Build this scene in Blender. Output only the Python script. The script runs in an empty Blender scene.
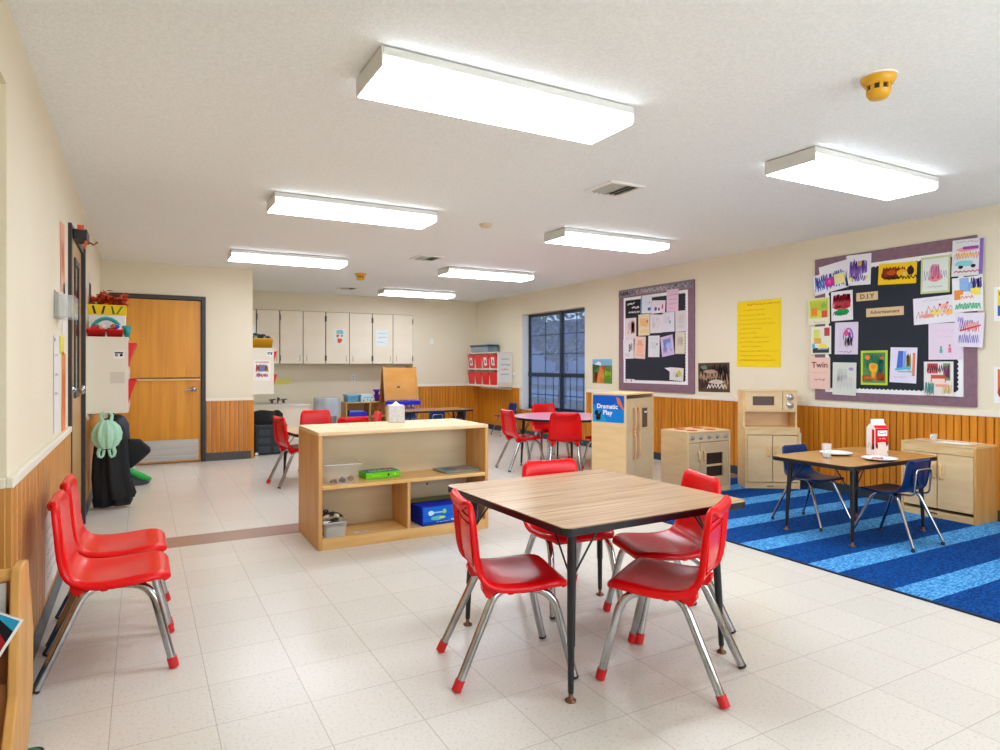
import bpy, bmesh, math, random
from mathutils import Matrix, Vector
PI = math.pi
S = bpy.context.scene
COL = S.collection

# ------------------------------------------------------------------ camera, world, exposure
cd = bpy.data.cameras.new('camera'); cam = bpy.data.objects.new('camera', cd); COL.objects.link(cam)
cam.location = (0, 0, 1.18); cam.rotation_euler = (PI / 2, 0, -math.radians(28.84))
cd.sensor_width = 36; cd.lens = 23.47; cd.shift_y = -0.010; cd.clip_start = 0.02; cd.clip_end = 200
S.camera = cam
S.view_settings.view_transform = 'Standard'; S.view_settings.look = 'None'
S.view_settings.gamma = 1; S.view_settings.use_curve_mapping = False
S.view_settings.exposure = 0.45
EXPO_LAMP = 16.0
al = bpy.data.lights.new('added_front_fill', 'AREA'); al.shape = 'RECTANGLE'; al.size = 4.2; al.size_y = 1.25; al.energy = 62; al.color = (0.93, 0.97, 1.0)  # added fill lamp behind the camera, brightens the foreground
alo = bpy.data.objects.new('added_front_fill', al); COL.objects.link(alo); alo.location = (2.9, -1.27, 1.5); alo.rotation_euler = (-PI / 2, 0, PI)
w = bpy.data.worlds.new('sky'); S.world = w; w.use_nodes = True
wn = w.node_tree.nodes; wb = wn['Background']
sky = wn.new('ShaderNodeTexSky'); sky.sky_type = 'HOSEK_WILKIE'; sky.turbidity = 3
sky.sun_direction = (0.2, -0.5, 0.8)
w.node_tree.links.new(sky.outputs[0], wb.inputs[0]); wb.inputs[1].default_value = 4.5
try:
    S.cycles.use_denoising = True
    S.cycles.max_bounces = 10; S.cycles.diffuse_bounces = 6
    S.cycles.sample_clamp_indirect = 8
    S.cycles.caustics_reflective = False; S.cycles.caustics_refractive = False
except Exception:
    pass

# ------------------------------------------------------------------ materials
def lin(c):
    return c / 12.92 if c <= 0.04045 else ((c + 0.055) / 1.055) ** 2.4
def hexc(h):
    return tuple(lin(int(h[i:i + 2], 16) / 255) for i in (0, 2, 4)) + (1,)
MATS = {}
def mat(name, col, rough=0.5, metal=0, spec=0.5, noise=None, bump=None, coat=0, alpha=1, trans=0, emis=0, emcol=None):
    """noise=(other_hex, (sx,sy,sz), lo, hi, detail); bump=(scale, strength)"""
    if name in MATS: return MATS[name]
    m = bpy.data.materials.new(name); m.use_nodes = True; nt = m.node_tree; b = nt.nodes['Principled BSDF']
    b.inputs['Base Color'].default_value = hexc(col); b.inputs['Roughness'].default_value = rough
    b.inputs['Metallic'].default_value = metal; b.inputs['Specular IOR Level'].default_value = spec
    b.inputs['Coat Weight'].default_value = coat; b.inputs['Coat Roughness'].default_value = 0.1
    b.inputs['Alpha'].default_value = alpha; b.inputs['Transmission Weight'].default_value = trans
    if emis:
        b.inputs['Emission Color'].default_value = hexc(emcol or col); b.inputs['Emission Strength'].default_value = emis
    tc = nt.nodes.new('ShaderNodeTexCoord')
    if noise:
        oc, sc, lo, hi, det = noise
        mp = nt.nodes.new('ShaderNodeMapping'); mp.inputs['Scale'].default_value = sc
        nt.links.new(tc.outputs['Object'], mp.inputs[0])
        nz = nt.nodes.new('ShaderNodeTexNoise'); nz.inputs['Scale'].default_value = 1; nz.inputs['Detail'].default_value = det
        nt.links.new(mp.outputs[0], nz.inputs['Vector'])
        cr = nt.nodes.new('ShaderNodeValToRGB'); e = cr.color_ramp.elements
        e[0].position = lo; e[0].color = hexc(col); e[1].position = hi; e[1].color = hexc(oc)
        nt.links.new(nz.outputs['Fac'], cr.inputs[0]); nt.links.new(cr.outputs[0], b.inputs['Base Color'])
    if bump:
        nz = nt.nodes.new('ShaderNodeTexNoise'); nz.inputs['Scale'].default_value = bump[0]; nz.inputs['Detail'].default_value = 3
        nt.links.new(tc.outputs['Object'], nz.inputs['Vector'])
        bp = nt.nodes.new('ShaderNodeBump'); bp.inputs['Strength'].default_value = bump[1]; bp.inputs['Distance'].default_value = 0.01
        nt.links.new(nz.outputs['Fac'], bp.inputs['Height']); nt.links.new(bp.outputs[0], b.inputs['Normal'])
    MATS[name] = m; return m
def paint(h):
    return mat('paint_' + h, h, 0.7, spec=0.2)

CREAM = mat('wall_paint', 'E9E0CA', 0.65, spec=0.3, noise=('E3D9C0', (1.2, 1.2, 1.2), 0.3, 0.7, 3), bump=(60, 0.15))
CREAMT = mat('trim_paint', 'EBE5D5', 0.45)
CEIL = mat('ceiling_texture', 'F3F6F5', 0.9, spec=0.1, noise=('EAEEED', (70, 70, 70), 0.35, 0.65, 4), bump=(110, 0.28))
WOODP = mat('panel_wood', 'DE9024', 0.38, noise=('B3660A', (35, 35, 1.3), 0.3, 0.75, 5))
WOODPD = mat('panel_groove', '8A4E16', 0.6)
WOODPL = mat('panel_wood_left', 'D2974F', 0.4, noise=('B67A38', (25, 25, 1.0), 0.3, 0.75, 5))
WOODD = mat('door_wood', 'E09A24', 0.35, noise=('C87E14', (22, 22, 1.2), 0.3, 0.75, 6))
BIRCH = mat('birch', 'E9CB9C', 0.42, noise=('E0BD89', (4, 4, 22), 0.3, 0.75, 3))
BIRCHL = mat('birch_edge', 'EBCB96', 0.4, noise=('DDB677', (6, 6, 30), 0.3, 0.75, 4))
PLYW = mat('shelf_ply', 'DBA865', 0.42, noise=('C28A44', (18, 18, 2.2), 0.3, 0.75, 5))
PLYE = mat('shelf_edge', 'E6BE80', 0.38, noise=('D5A25A', (3, 30, 30), 0.3, 0.75, 4))
PLYT = mat('shelf_top', 'EBCFA4', 0.4, noise=('DDBB88', (3, 26, 26), 0.3, 0.75, 4))
PLYB = mat('shelf_backboard', 'DACDAE', 0.5, noise=('CDBD99', (2, 10, 9), 0.3, 0.75, 3))
RACKW = mat('rack_wood', 'DBA55E', 0.4, noise=('C38A40', (18, 18, 2), 0.3, 0.75, 4))
RACKD = mat('rack_board', 'A9692A', 0.5, noise=('97591F', (3, 12, 12), 0.3, 0.75, 4))
BLACK = mat('black_metal', '15161A', 0.35)
BLACKT = mat('black_edge', '12131A', 0.35)
FRAME = mat('door_frame_dark', '2C2A2C', 0.45)
CHROME = mat('chrome', 'C2C4C8', 0.12, metal=1, noise=('8E9094', (9, 9, 9), 0.3, 0.8, 3))
STEEL = mat('brushed_steel', 'C9C6C0', 0.38, metal=1, noise=('AEAAA4', (1, 1, 40), 0.3, 0.8, 3))
RED = mat('red_plastic', 'E00810', 0.24, spec=0.3)
REDB = mat('red_bin', 'DE1A1E', 0.35)
REDC = mat('red_cap', 'CC1820', 0.45)
NAVY = mat('blue_plastic', '0A2C5E', 0.3, spec=.35)
RUBBER = mat('rubber', '26221F', 0.7)
BRASS = mat('glide_metal', '7A5640', 0.4, metal=.8)
WHITE = mat('white_metal', 'ECEAE6', 0.4)
WHITEP = mat('white_plastic', 'F0EFEC', 0.4)
CABW = mat('cabinet_laminate', 'F3E9D5', 0.42, noise=('EEE2CA', (2, 2, 5), 0.3, 0.7, 3))
CUBW = mat('cubby_laminate', 'E4DCCB', 0.42)
GREYF = mat('fixture_metal', 'D3D2CC', 0.4)
BASEB = mat('cove_base', '2B3A44', 0.4)
BASEG = mat('cove_base_grey', '4C4B4C', 0.45)
LENS = mat('lens', 'FFFFFF', 0.5, emis=EXPO_LAMP, emcol='EAF3FF')
LENSS = mat('lens_side', 'FFFFFF', 0.5, emis=2.6, emcol='EAF3FF')
GLASS = mat('clear_plastic', 'F4F8FA', 0.08, alpha=0.12)
GLASSF = mat('frosted_plastic', 'EEF2F2', 0.2, alpha=0.38)
PANE = mat('window_pane', '9DB4E6', 0.05, alpha=0.30)
TILEG = 0

def floor_mat():
    m = bpy.data.materials.new('vinyl_tile'); m.use_nodes = True; nt = m.node_tree; b = nt.nodes['Principled BSDF']
    tc = nt.nodes.new('ShaderNodeTexCoord'); sp = nt.nodes.new('ShaderNodeSeparateXYZ'); nt.links.new(tc.outputs['Object'], sp.inputs[0])
    def math_(op, a, bb=None):
        n = nt.nodes.new('ShaderNodeMath'); n.operation = op
        for i, v in enumerate((a, bb)):
            if v is None: continue
            if isinstance(v, (int, float)): n.inputs[i].default_value = v
            else: nt.links.new(v, n.inputs[i])
        return n.outputs[0]
    TX, TY, X0, Y0 = 0.305, 0.299, 0.217, 2.32
    u = math_('DIVIDE', math_('SUBTRACT', sp.outputs[0], X0), TX); v = math_('DIVIDE', math_('SUBTRACT', sp.outputs[1], Y0), TY)
    fu = math_('FRACT', math_('ADD', u, 100)); fv = math_('FRACT', math_('ADD', v, 100))
    du = math_('ABSOLUTE', math_('SUBTRACT', fu, 0.5)); dv = math_('ABSOLUTE', math_('SUBTRACT', fv, 0.5))
    seam = math_('GREATER_THAN', math_('MAXIMUM', du, dv), 0.5 - 0.0055)
    cu = math_('FLOOR', math_('ADD', u, 100)); cv = math_('FLOOR', math_('ADD', v, 100))
    cx = nt.nodes.new('ShaderNodeCombineXYZ'); nt.links.new(cu, cx.inputs[0]); nt.links.new(cv, cx.inputs[1])
    wn_ = nt.nodes.new('ShaderNodeTexWhiteNoise'); nt.links.new(cx.outputs[0], wn_.inputs['Vector'])
    r1 = nt.nodes.new('ShaderNodeValToRGB'); r1.color_ramp.elements[0].color = hexc('DBD6CC'); r1.color_ramp.elements[1].color = hexc('D7D2C8')
    nt.links.new(wn_.outputs['Value'], r1.inputs[0])
    # brown stripe of tiles
    s1 = math_('GREATER_THAN', sp.outputs[1], 4.705); s2 = math_('LESS_THAN', sp.outputs[1], 4.99)
    st = math_('MULTIPLY', s1, s2)
    mx = nt.nodes.new('ShaderNodeMix'); mx.data_type = 'RGBA'; nt.links.new(st, mx.inputs['Factor'])
    nt.links.new(r1.outputs[0], mx.inputs['A']); mx.inputs['B'].default_value = hexc('A08478')
    # speckle
    nz = nt.nodes.new('ShaderNodeTexNoise'); nz.inputs['Scale'].default_value = 90; nz.inputs['Detail'].default_value = 4
    nt.links.new(tc.outputs['Object'], nz.inputs['Vector'])
    r2 = nt.nodes.new('ShaderNodeValToRGB'); e = r2.color_ramp.elements; e[0].position = 0.30; e[0].color = (0.72, 0.70, 0.68, 1); e[1].position = 0.46; e[1].color = (1, 1, 1, 1)
    nt.links.new(nz.outputs['Fac'], r2.inputs[0])
    m2 = nt.nodes.new('ShaderNodeMix'); m2.data_type = 'RGBA'; m2.blend_type = 'MULTIPLY'; m2.inputs['Factor'].default_value = 0.6
    nt.links.new(mx.outputs['Result'], m2.inputs['A']); nt.links.new(r2.outputs[0], m2.inputs['B'])
    # scuffs and wear
    nz2 = nt.nodes.new('ShaderNodeTexNoise'); nz2.inputs['Scale'].default_value = 0.9; nz2.inputs['Detail'].default_value = 2; nz2.inputs['Roughness'].default_value = 0.4
    nt.links.new(tc.outputs['Object'], nz2.inputs['Vector'])
    r3 = nt.nodes.new('ShaderNodeValToRGB'); e = r3.color_ramp.elements; e[0].position = 0.25; e[0].color = (0.90, 0.895, 0.89, 1); e[1].position = 0.75; e[1].color = (1, 1, 1, 1)
    nt.links.new(nz2.outputs['Fac'], r3.inputs[0])
    m3 = nt.nodes.new('ShaderNodeMix'); m3.data_type = 'RGBA'; m3.blend_type = 'MULTIPLY'; m3.inputs['Factor'].default_value = 0.0
    nt.links.new(m2.outputs['Result'], m3.inputs['A']); nt.links.new(r3.outputs[0], m3.inputs['B'])
    m4 = nt.nodes.new('ShaderNodeMix'); m4.data_type = 'RGBA'; nt.links.new(math_('MULTIPLY', seam, 0.5), m4.inputs['Factor'])
    nt.links.new(m3.outputs['Result'], m4.inputs['A']); m4.inputs['B'].default_value = hexc('8F877C')
    nt.links.new(m4.outputs['Result'], b.inputs['Base Color'])
    b.inputs['Roughness'].default_value = 0.26
    b.inputs['Specular IOR Level'].default_value = 0.45
    return m
FLOORM = floor_mat()

def stripes_mat(name, axis, period, start, width, ca, cb, noise_scale, ca2, cb2, rough=0.95):
    """bands of cb of the given width on ca along an axis, both mottled"""
    m = bpy.data.materials.new(name); m.use_nodes = True; nt = m.node_tree; b = nt.nodes['Principled BSDF']
    tc = nt.nodes.new('ShaderNodeTexCoord'); sp = nt.nodes.new('ShaderNodeSeparateXYZ'); nt.links.new(tc.outputs['Object'], sp.inputs[0])
    a = nt.nodes.new('ShaderNodeMath'); a.operation = 'SUBTRACT'; nt.links.new(sp.outputs[axis], a.inputs[0]); a.inputs[1].default_value = start - 50 * period
    d = nt.nodes.new('ShaderNodeMath'); d.operation = 'DIVIDE'; nt.links.new(a.outputs[0], d.inputs[0]); d.inputs[1].default_value = period
    f = nt.nodes.new('ShaderNodeMath'); f.operation = 'FRACT'; nt.links.new(d.outputs[0], f.inputs[0])
    l = nt.nodes.new('ShaderNodeMath'); l.operation = 'LESS_THAN'; nt.links.new(f.outputs[0], l.inputs[0]); l.inputs[1].default_value = width / period
    mp = nt.nodes.new('ShaderNodeMapping'); mp.inputs['Scale'].default_value = noise_scale; nt.links.new(tc.outputs['Object'], mp.inputs[0])
    nz = nt.nodes.new('ShaderNodeTexNoise'); nz.inputs['Scale'].default_value = 1; nz.inputs['Detail'].default_value = 4; nt.links.new(mp.outputs[0], nz.inputs['Vector'])
    outs = []
    for c1, c2 in ((ca, ca2), (cb, cb2)):
        r = nt.nodes.new('ShaderNodeValToRGB'); e = r.color_ramp.elements; e[0].position = 0.42; e[0].color = hexc(c1); e[1].position = 0.6; e[1].color = hexc(c2)
        nt.links.new(nz.outputs['Fac'], r.inputs[0]); outs.append(r)
    mx = nt.nodes.new('ShaderNodeMix'); mx.data_type = 'RGBA'; nt.links.new(l.outputs[0], mx.inputs['Factor'])
    nt.links.new(outs[0].outputs[0], mx.inputs['A']); nt.links.new(outs[1].outputs[0], mx.inputs['B'])
    nt.links.new(mx.outputs['Result'], b.inputs['Base Color']); b.inputs['Roughness'].default_value = rough; b.inputs['Specular IOR Level'].default_value = 0.1
    bp = nt.nodes.new('ShaderNodeBump'); bp.inputs['Strength'].default_value = 0.5; bp.inputs['Distance'].default_value = 0.01
    nt.links.new(nz.outputs['Fac'], bp.inputs['Height']); nt.links.new(bp.outputs[0], b.inputs['Normal'])
    return m
RUGM = stripes_mat('rug_pile', 1, 0.499, 1.806, 0.19, '07306C', '2270B8', (45, 170, 60), '0D5099', '69B4E8')

def laminate(name, c1, c2, c3):
    m = bpy.data.materials.new(name); m.use_nodes = True; nt = m.node_tree; b = nt.nodes['Principled BSDF']
    tc = nt.nodes.new('ShaderNodeTexCoord'); mp = nt.nodes.new('ShaderNodeMapping'); mp.inputs['Scale'].default_value = (1.6, 75, 10)
    nt.links.new(tc.outputs['Object'], mp.inputs[0])
    nz = nt.nodes.new('ShaderNodeTexNoise'); nz.inputs['Scale'].default_value = 1; nz.inputs['Detail'].default_value = 6; nz.inputs['Roughness'].default_value = 0.65; nz.inputs['Distortion'].default_value = 0.3
    nt.links.new(mp.outputs[0], nz.inputs['Vector'])
    r = nt.nodes.new('ShaderNodeValToRGB'); e = r.color_ramp.elements; e[0].position = 0.34; e[0].color = hexc(c1); e[1].position = 0.62; e[1].color = hexc(c3)
    k = r.color_ramp.elements.new(0.47); k.color = hexc(c2)
    nt.links.new(nz.outputs['Fac'], r.inputs[0]); nt.links.new(r.outputs[0], b.inputs['Base Color'])
    b.inputs['Roughness'].default_value = 0.22; b.inputs['Specular IOR Level'].default_value = 0.5
    return m
WALNUT = laminate('table_laminate', '9C7A58', 'B8946E', 'C9A981')
OAK = laminate('oak_laminate', 'A9783F', 'B98748', 'C4944F')
PINKT = mat('pink_laminate', 'F3B2CC', 0.2)
BEIGET = laminate('beige_laminate', 'CDB084', 'D8BC90', 'E0C69C')

# ------------------------------------------------------------------ mesh builder
class M:
    def __init__(s): s.bm = bmesh.new(); s.T = Matrix.Identity(4)
    def add(s, V, F, m=0, smooth=False):
        vs = [s.bm.verts.new(s.T @ Vector(v)) for v in V]
        for f in F:
            try:
                fc = s.bm.faces.new([vs[i] for i in f]); fc.material_index = m; fc.smooth = smooth
            except ValueError: pass
        return s
    def box(s, x0, x1, y0, y1, z0, z1, m=0):
        V = [(x, y, z) for x in (x0, x1) for y in (y0, y1) for z in (z0, z1)]
        return s.add(V, [(0, 1, 3, 2), (4, 6, 7, 5), (0, 4, 5, 1), (2, 3, 7, 6), (0, 2, 6, 4), (1, 5, 7, 3)], m)
    def cbox(s, c, d, m=0, R=None):
        T = s.T; s.T = T @ Matrix.Translation(c) @ (R.to_4x4() if R else Matrix.Identity(4))
        s.box(-d[0] / 2, d[0] / 2, -d[1] / 2, d[1] / 2, -d[2] / 2, d[2] / 2, m); s.T = T; return s
    def tube(s, P, r, m=0, seg=10, closed=False, cap=True):
        P = [Vector(p) for p in P]; n = len(P); rs = r if isinstance(r, (list, tuple)) else [r] * n
        V = []; F = []; N = None
        for i, p in enumerate(P):
            if closed: t = (P[(i + 1) % n] - P[i - 1]).normalized()
            else: t = (P[min(i + 1, n - 1)] - P[max(i - 1, 0)]).normalized()
            if N is None:
                N = t.orthogonal().normalized()
            N = (N - t * N.dot(t)).normalized(); B = t.cross(N)
            for k in range(seg):
                a = 2 * PI * k / seg; V.append(p + (N * math.cos(a) + B * math.sin(a)) * rs[i])
        for i in range(n if closed else n - 1):
            j = (i + 1) % n
            for k in range(seg): F.append((i * seg + k, i * seg + (k + 1) % seg, j * seg + (k + 1) % seg, j * seg + k))
        s.add(V, F, m, True)
        if cap and not closed:
            s.add(V[:seg], [tuple(range(seg))], m); s.add(V[-seg:], [tuple(range(seg))], m)
        return s
    def lathe(s, prof, c=(0, 0, 0), m=0, seg=20, smooth=True, R=None):
        V = []; F = []
        T = s.T; s.T = T @ Matrix.Translation(c) @ (R.to_4x4() if R else Matrix.Identity(4))
        for r, z in prof:
            for k in range(seg):
                a = 2 * PI * k / seg; V.append((r * math.cos(a), r * math.sin(a), z))
        for i in range(len(prof) - 1):
            for k in range(seg): F.append((i * seg + k, i * seg + (k + 1) % seg, (i + 1) * seg + (k + 1) % seg, (i + 1) * seg + k))
        s.add(V, F, m, smooth)
        for i in (0, len(prof) - 1):
            if prof[i][0] > 1e-5: s.add(V[i * seg:(i + 1) * seg], [tuple(range(seg))], m)
        s.T = T; return s
    def prism(s, poly, z0, z1, m=0, R=None, c=(0, 0, 0)):
        T = s.T; s.T = T @ Matrix.Translation(c) @ (R.to_4x4() if R else Matrix.Identity(4)); n = len(poly)
        V = [(x, y, z0) for x, y in poly] + [(x, y, z1) for x, y in poly]
        F = [tuple(range(n)), tuple(range(n, 2 * n))] + [(i, (i + 1) % n, n + (i + 1) % n, n + i) for i in range(n)]
        s.add(V, F, m); s.T = T; return s
    def grid(s, rows, m=0, smooth=True, loop=False):
        nc = len(rows[0]); V = [p for r in rows for p in r]; F = []
        for i in range(len(rows) - 1):
            for k in range(nc if loop else nc - 1):
                F.append((i * nc + k, i * nc + (k + 1) % nc, (i + 1) * nc + (k + 1) % nc, (i + 1) * nc + k))
        return s.add(V, F, m, smooth)
    def ball(s, c, r, m=0, seg=12, rings=8):
        if isinstance(r, (int, float)): r = (r, r, r)
        rows = []
        for i in range(rings + 1):
            t = PI * i / rings
            rows.append([(c[0] + r[0] * math.sin(t) * math.cos(2 * PI * k / seg), c[1] + r[1] * math.sin(t) * math.sin(2 * PI * k / seg), c[2] + r[2] * math.cos(t)) for k in range(seg)])
        return s.grid(rows, m, True, True)
    def mesh(s, name, mats, weld=0):
        if weld: bmesh.ops.remove_doubles(s.bm, verts=s.bm.verts, dist=weld)
        bmesh.ops.recalc_face_normals(s.bm, faces=s.bm.faces)
        me = bpy.data.meshes.new(name); s.bm.to_mesh(me); s.bm.free()
        for q in (mats if isinstance(mats, (list, tuple)) else [mats]): me.materials.append(q)
        return me
    def build(s, name, mats, parent=None, loc=None, rz=0, bevel=0, sub=0, solid=0, weld=0, M4=None, segs=2):
        o = bpy.data.objects.new(name, s.mesh(name, mats, weld or (1e-5 if (sub or solid) else 0))); COL.objects.link(o)
        if parent: o.parent = parent
        if loc is not None: o.location = loc
        o.rotation_euler = (0, 0, rz)
        if M4 is not None: o.matrix_basis = M4
        if solid:
            q = o.modifiers.new('solid', 'SOLIDIFY'); q.thickness = solid; q.offset = 0
        if sub:
            q = o.modifiers.new('sub', 'SUBSURF'); q.levels = sub; q.render_levels = sub
        if bevel:
            q = o.modifiers.new('bevel', 'BEVEL'); q.width = bevel; q.segments = segs; q.limit_method = 'ANGLE'; q.angle_limit = math.radians(40)
        return o
def tag(o, label=None, cat=None, group=None, kind=None):
    if label: o['label'] = label
    if cat: o['category'] = cat
    if group: o['group'] = group
    if kind: o['kind'] = kind
    return o
def thing(name, label, cat, loc=(0, 0, 0), rz=0, group=None):
    o = bpy.data.objects.new(name, None); COL.objects.link(o); o.empty_display_size = 0.1
    o.location = loc; o.rotation_euler = (0, 0, rz); return tag(o, label, cat, group)
KIDS = {}
def tree_of(o):
    return [c for c in bpy.data.objects if c.parent == o]
def dup(root, loc, rz, label=None, group=None):
    if root not in KIDS: KIDS[root] = [(c, tree_of(c)) for c in tree_of(root)]
    r = root.copy(); COL.objects.link(r); r.location = loc; r.rotation_euler = (0, 0, rz)
    if label: r['label'] = label
    if group: r['group'] = group
    for c, gs in KIDS[root]:
        n = c.copy(); COL.objects.link(n); n.parent = r
        for g in gs:
            k = g.copy(); COL.objects.link(k); k.parent = n
    return r
def struct(name, mb, mats, **k):
    return tag(mb.build(name, mats, **k), kind='structure')
def roundrect(w, d, r, n=4, cx=0, cy=0):
    P = []
    for sx, sy, a0 in ((1, 1, 0), (-1, 1, 90), (-1, -1, 180), (1, -1, 270)):
        for k in range(n + 1):
            a = math.radians(a0 + 90 * k / n); P.append((cx + sx * (w / 2 - r) + r * math.cos(a), cy + sy * (d / 2 - r) + r * math.sin(a)))
    return P
def arc(pts, k=5, rad=0.05):
    """round the corners of a polyline"""
    P = [Vector(p) for p in pts]; out = [P[0]]
    for i in range(1, len(P) - 1):
        a = (P[i - 1] - P[i]); b = (P[i + 1] - P[i]); r = min(rad, a.length * .49, b.length * .49)
        A = P[i] + a.normalized() * r; B = P[i] + b.normalized() * r
        for j in range(k + 1):
            t = j / k; out.append((1 - t) ** 2 * A + 2 * t * (1 - t) * P[i] + t * t * B)
    out.append(P[-1]); return out
TXT = {}
def text_mesh(t):
    if t in TXT: return TXT[t]
    c = bpy.data.curves.new('t', 'FONT'); c.body = t; c.size = 1; c.align_x = 'CENTER'; c.align_y = 'CENTER'; c.resolution_u = 2; c.offset = 0.022
    o = bpy.data.objects.new('t', c); COL.objects.link(o); dg = bpy.context.evaluated_depsgraph_get(); dg.update()
    me = o.evaluated_get(dg).to_mesh(); V = [tuple(v.co) for v in me.vertices]; F = [tuple(p.vertices) for p in me.polygons]
    o.evaluated_get(dg).to_mesh_clear(); bpy.data.objects.remove(o); bpy.data.curves.remove(c)
    TXT[t] = (V, F); return TXT[t]

# frames for flat things: columns u (right), v (up), n (towards the viewer)
def frame(kind, p, tilt=0):
    U = {'R': ((0, -1, 0), (0, 0, 1), (-1, 0, 0)), 'L': ((0, 1, 0), (0, 0, 1), (1, 0, 0)), 'B': ((1, 0, 0), (0, 0, 1), (0, -1, 0)), 'T': ((1, 0, 0), (0, 1, 0), (0, 0, 1))}[kind]
    m = Matrix([[U[0][i], U[1][i], U[2][i], p[i]] for i in range(3)] + [[0, 0, 0, 1]])
    return m @ Matrix.Rotation(math.radians(tilt), 4, 'Z')
def art(mb, w, h, shapes, mats, z=0.0012, seed=0):
    """flat artwork polygons on top of a sheet of w x h; coordinates in units of the sheet, from -0.5 to 0.5"""
    rnd = random.Random(seed); L = z
    for sh in shapes:
        k = sh[0]; L += 0.00022
        col = sh[-1] if k != 't' else sh[5]
        mt = paint(col)
        if mt not in mats: mats.append(mt)
        mi = mats.index(mt)
        if k == 'r':
            _, x, y, a, b, _c = sh; P = [(x - a / 2, y - b / 2), (x + a / 2, y - b / 2), (x + a / 2, y + b / 2), (x - a / 2, y + b / 2)]
            mb.add([(p * w, q * h, L) for p, q in P], [(0, 1, 2, 3)], mi)
        elif k == 'p':
            P = sh[1]; mb.add([(p * w, q * h, L) for p, q in P], [tuple(range(len(P)))], mi)
        elif k == 'e':
            _, x, y, a, b, _c = sh; n = 14; P = []
            for i in range(n):
                j = 1 + rnd.uniform(-.14, .14); P.append((x + a / 2 * j * math.cos(2 * PI * i / n), y + b / 2 * j * math.sin(2 * PI * i / n)))
            mb.add([(max(-.49, min(.49, p)) * w, max(-.49, min(.49, q)) * h, L) for p, q in P], [tuple(range(n))], mi)
        elif k == 's':      # crayon scribble: x, y, width, height, strokes, line width
            _, x, y, a, b, n, lw, _c = sh; pts = []
            for i in range(n + 1):
                t = i / n; pts.append(((x - a / 2 + a * t + rnd.uniform(-.02, .02)) * w, (y + (b / 2 if i % 2 else -b / 2) * rnd.uniform(.6, 1)) * h))
            for i in range(n):
                (x0, y0), (x1, y1) = pts[i], pts[i + 1]; d = math.hypot(x1 - x0, y1 - y0) or 1; nx, ny = -(y1 - y0) / d * lw / 2, (x1 - x0) / d * lw / 2
                mb.add([(x0 + nx, y0 + ny, L), (x0 - nx, y0 - ny, L), (x1 - nx, y1 - ny, L), (x1 + nx, y1 + ny, L)], [(0, 1, 2, 3)], mi)
        elif k == 'w':      # a line of handwriting: x, y, width, letter height, line width
            _, x, y, a, b, lw, _c = sh; n = max(6, int(a * w / 0.006)); px = None
            for i in range(n + 1):
                q = ((x - a / 2 + a * i / n) * w, (y + rnd.uniform(-b / 2, b / 2)) * h)
                if px and rnd.random() > .12:
                    d = math.hypot(q[0] - px[0], q[1] - px[1]) or 1; nx, ny = -(q[1] - px[1]) / d * lw / 2, (q[0] - px[0]) / d * lw / 2
                    mb.add([(px[0] + nx, px[1] + ny, L), (px[0] - nx, px[1] - ny, L), (q[0] - nx, q[1] - ny, L), (q[0] + nx, q[1] + ny, L)], [(0, 1, 2, 3)], mi)
                px = q
        elif k == 't':      # lettering: text, x, y, size in metres, colour, width squeeze
            _, t, x, y, sz, _c = sh[:6]; sx = sh[6] if len(sh) > 6 else 1; V, F = text_mesh(t)
            mb.add([(x * w + v[0] * sz * sx, y * h + v[1] * sz, L) for v in V], F, mi)
def sheet(name, kind, p, w, h, base, shapes, label, cat, group=None, tilt=0, th=0.0012, seed=0, curl=0.004, parent=None):
    mb = M(); mats = [paint(base)]
    n = 6; rows = []
    rnd = random.Random(seed + 5)
    for zz in (0.0, th): mb.add([(-w / 2, -h / 2, zz), (w / 2, -h / 2, zz), (w / 2, h / 2, zz), (-w / 2, h / 2, zz)], [(0, 1, 2, 3)], 0)
    c = [(-w / 2, -h / 2), (w / 2, -h / 2), (w / 2, h / 2), (-w / 2, h / 2)]
    for i in range(4):
        a, b = c[i], c[(i + 1) % 4]; mb.add([(a[0], a[1], 0), (b[0], b[1], 0), (b[0], b[1], th), (a[0], a[1], th)], [(0, 1, 2, 3)], 0)
    art(mb, w, h, shapes, mats, th, seed)
    o = mb.build(name, mats, M4=frame(kind, p, tilt), parent=parent)
    if label: tag(o, label, cat, group)
    return o

# ------------------------------------------------------------------ room shell
XL, XR, ZC, YB, YF, YBL, XA = -0.39, 5.66, 2.39, 11.2, -1.3, 8.75, 1.24
NK = 2.68                      # far jamb of the opening in the left wall
struct('floor', M().box(-1.6, XR + .14, YF - .12, YB + .45, -.1, 0), FLOORM)
struct('ceiling', M().box(-1.6, XR + .14, YF - .12, YB + .45, ZC, ZC + .1), CEIL)
struct('wall_left', M().box(XL - .12, XL, NK, YBL, 0, ZC).box(XL - .12, XL, YF, NK, 2.11, ZC), CREAM)
struct('wall_nook', M().box(-1.55, XL - .12, NK, NK + .1, 0, ZC).box(-1.6, -1.5, YF, NK, 0, ZC).box(-1.5, XL - .12, YF, NK, 2.11, 2.2), CREAM)
struct('wall_front', M().box(-1.6, .8, YF - .12, YF, 0, ZC).box(5.0, XR, YF - .12, YF, 0, ZC).box(.8, 5.0, YF - .12, YF, 0, .85).box(.8, 5.0, YF - .12, YF, 2.15, ZC), CREAM)
m = M()
for a in (.8, 2.17, 3.56, 4.95): m.box(a, a + .05, YF - .09, YF - .05, .85, 2.15)
m.box(.8, 5.0, YF - .09, YF - .05, .85, .9).box(.8, 5.0, YF - .09, YF - .05, 2.1, 2.15)
struct('added_window_2', m, FRAME)  # unseen window behind the camera, added to give the fill light an opening
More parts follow.
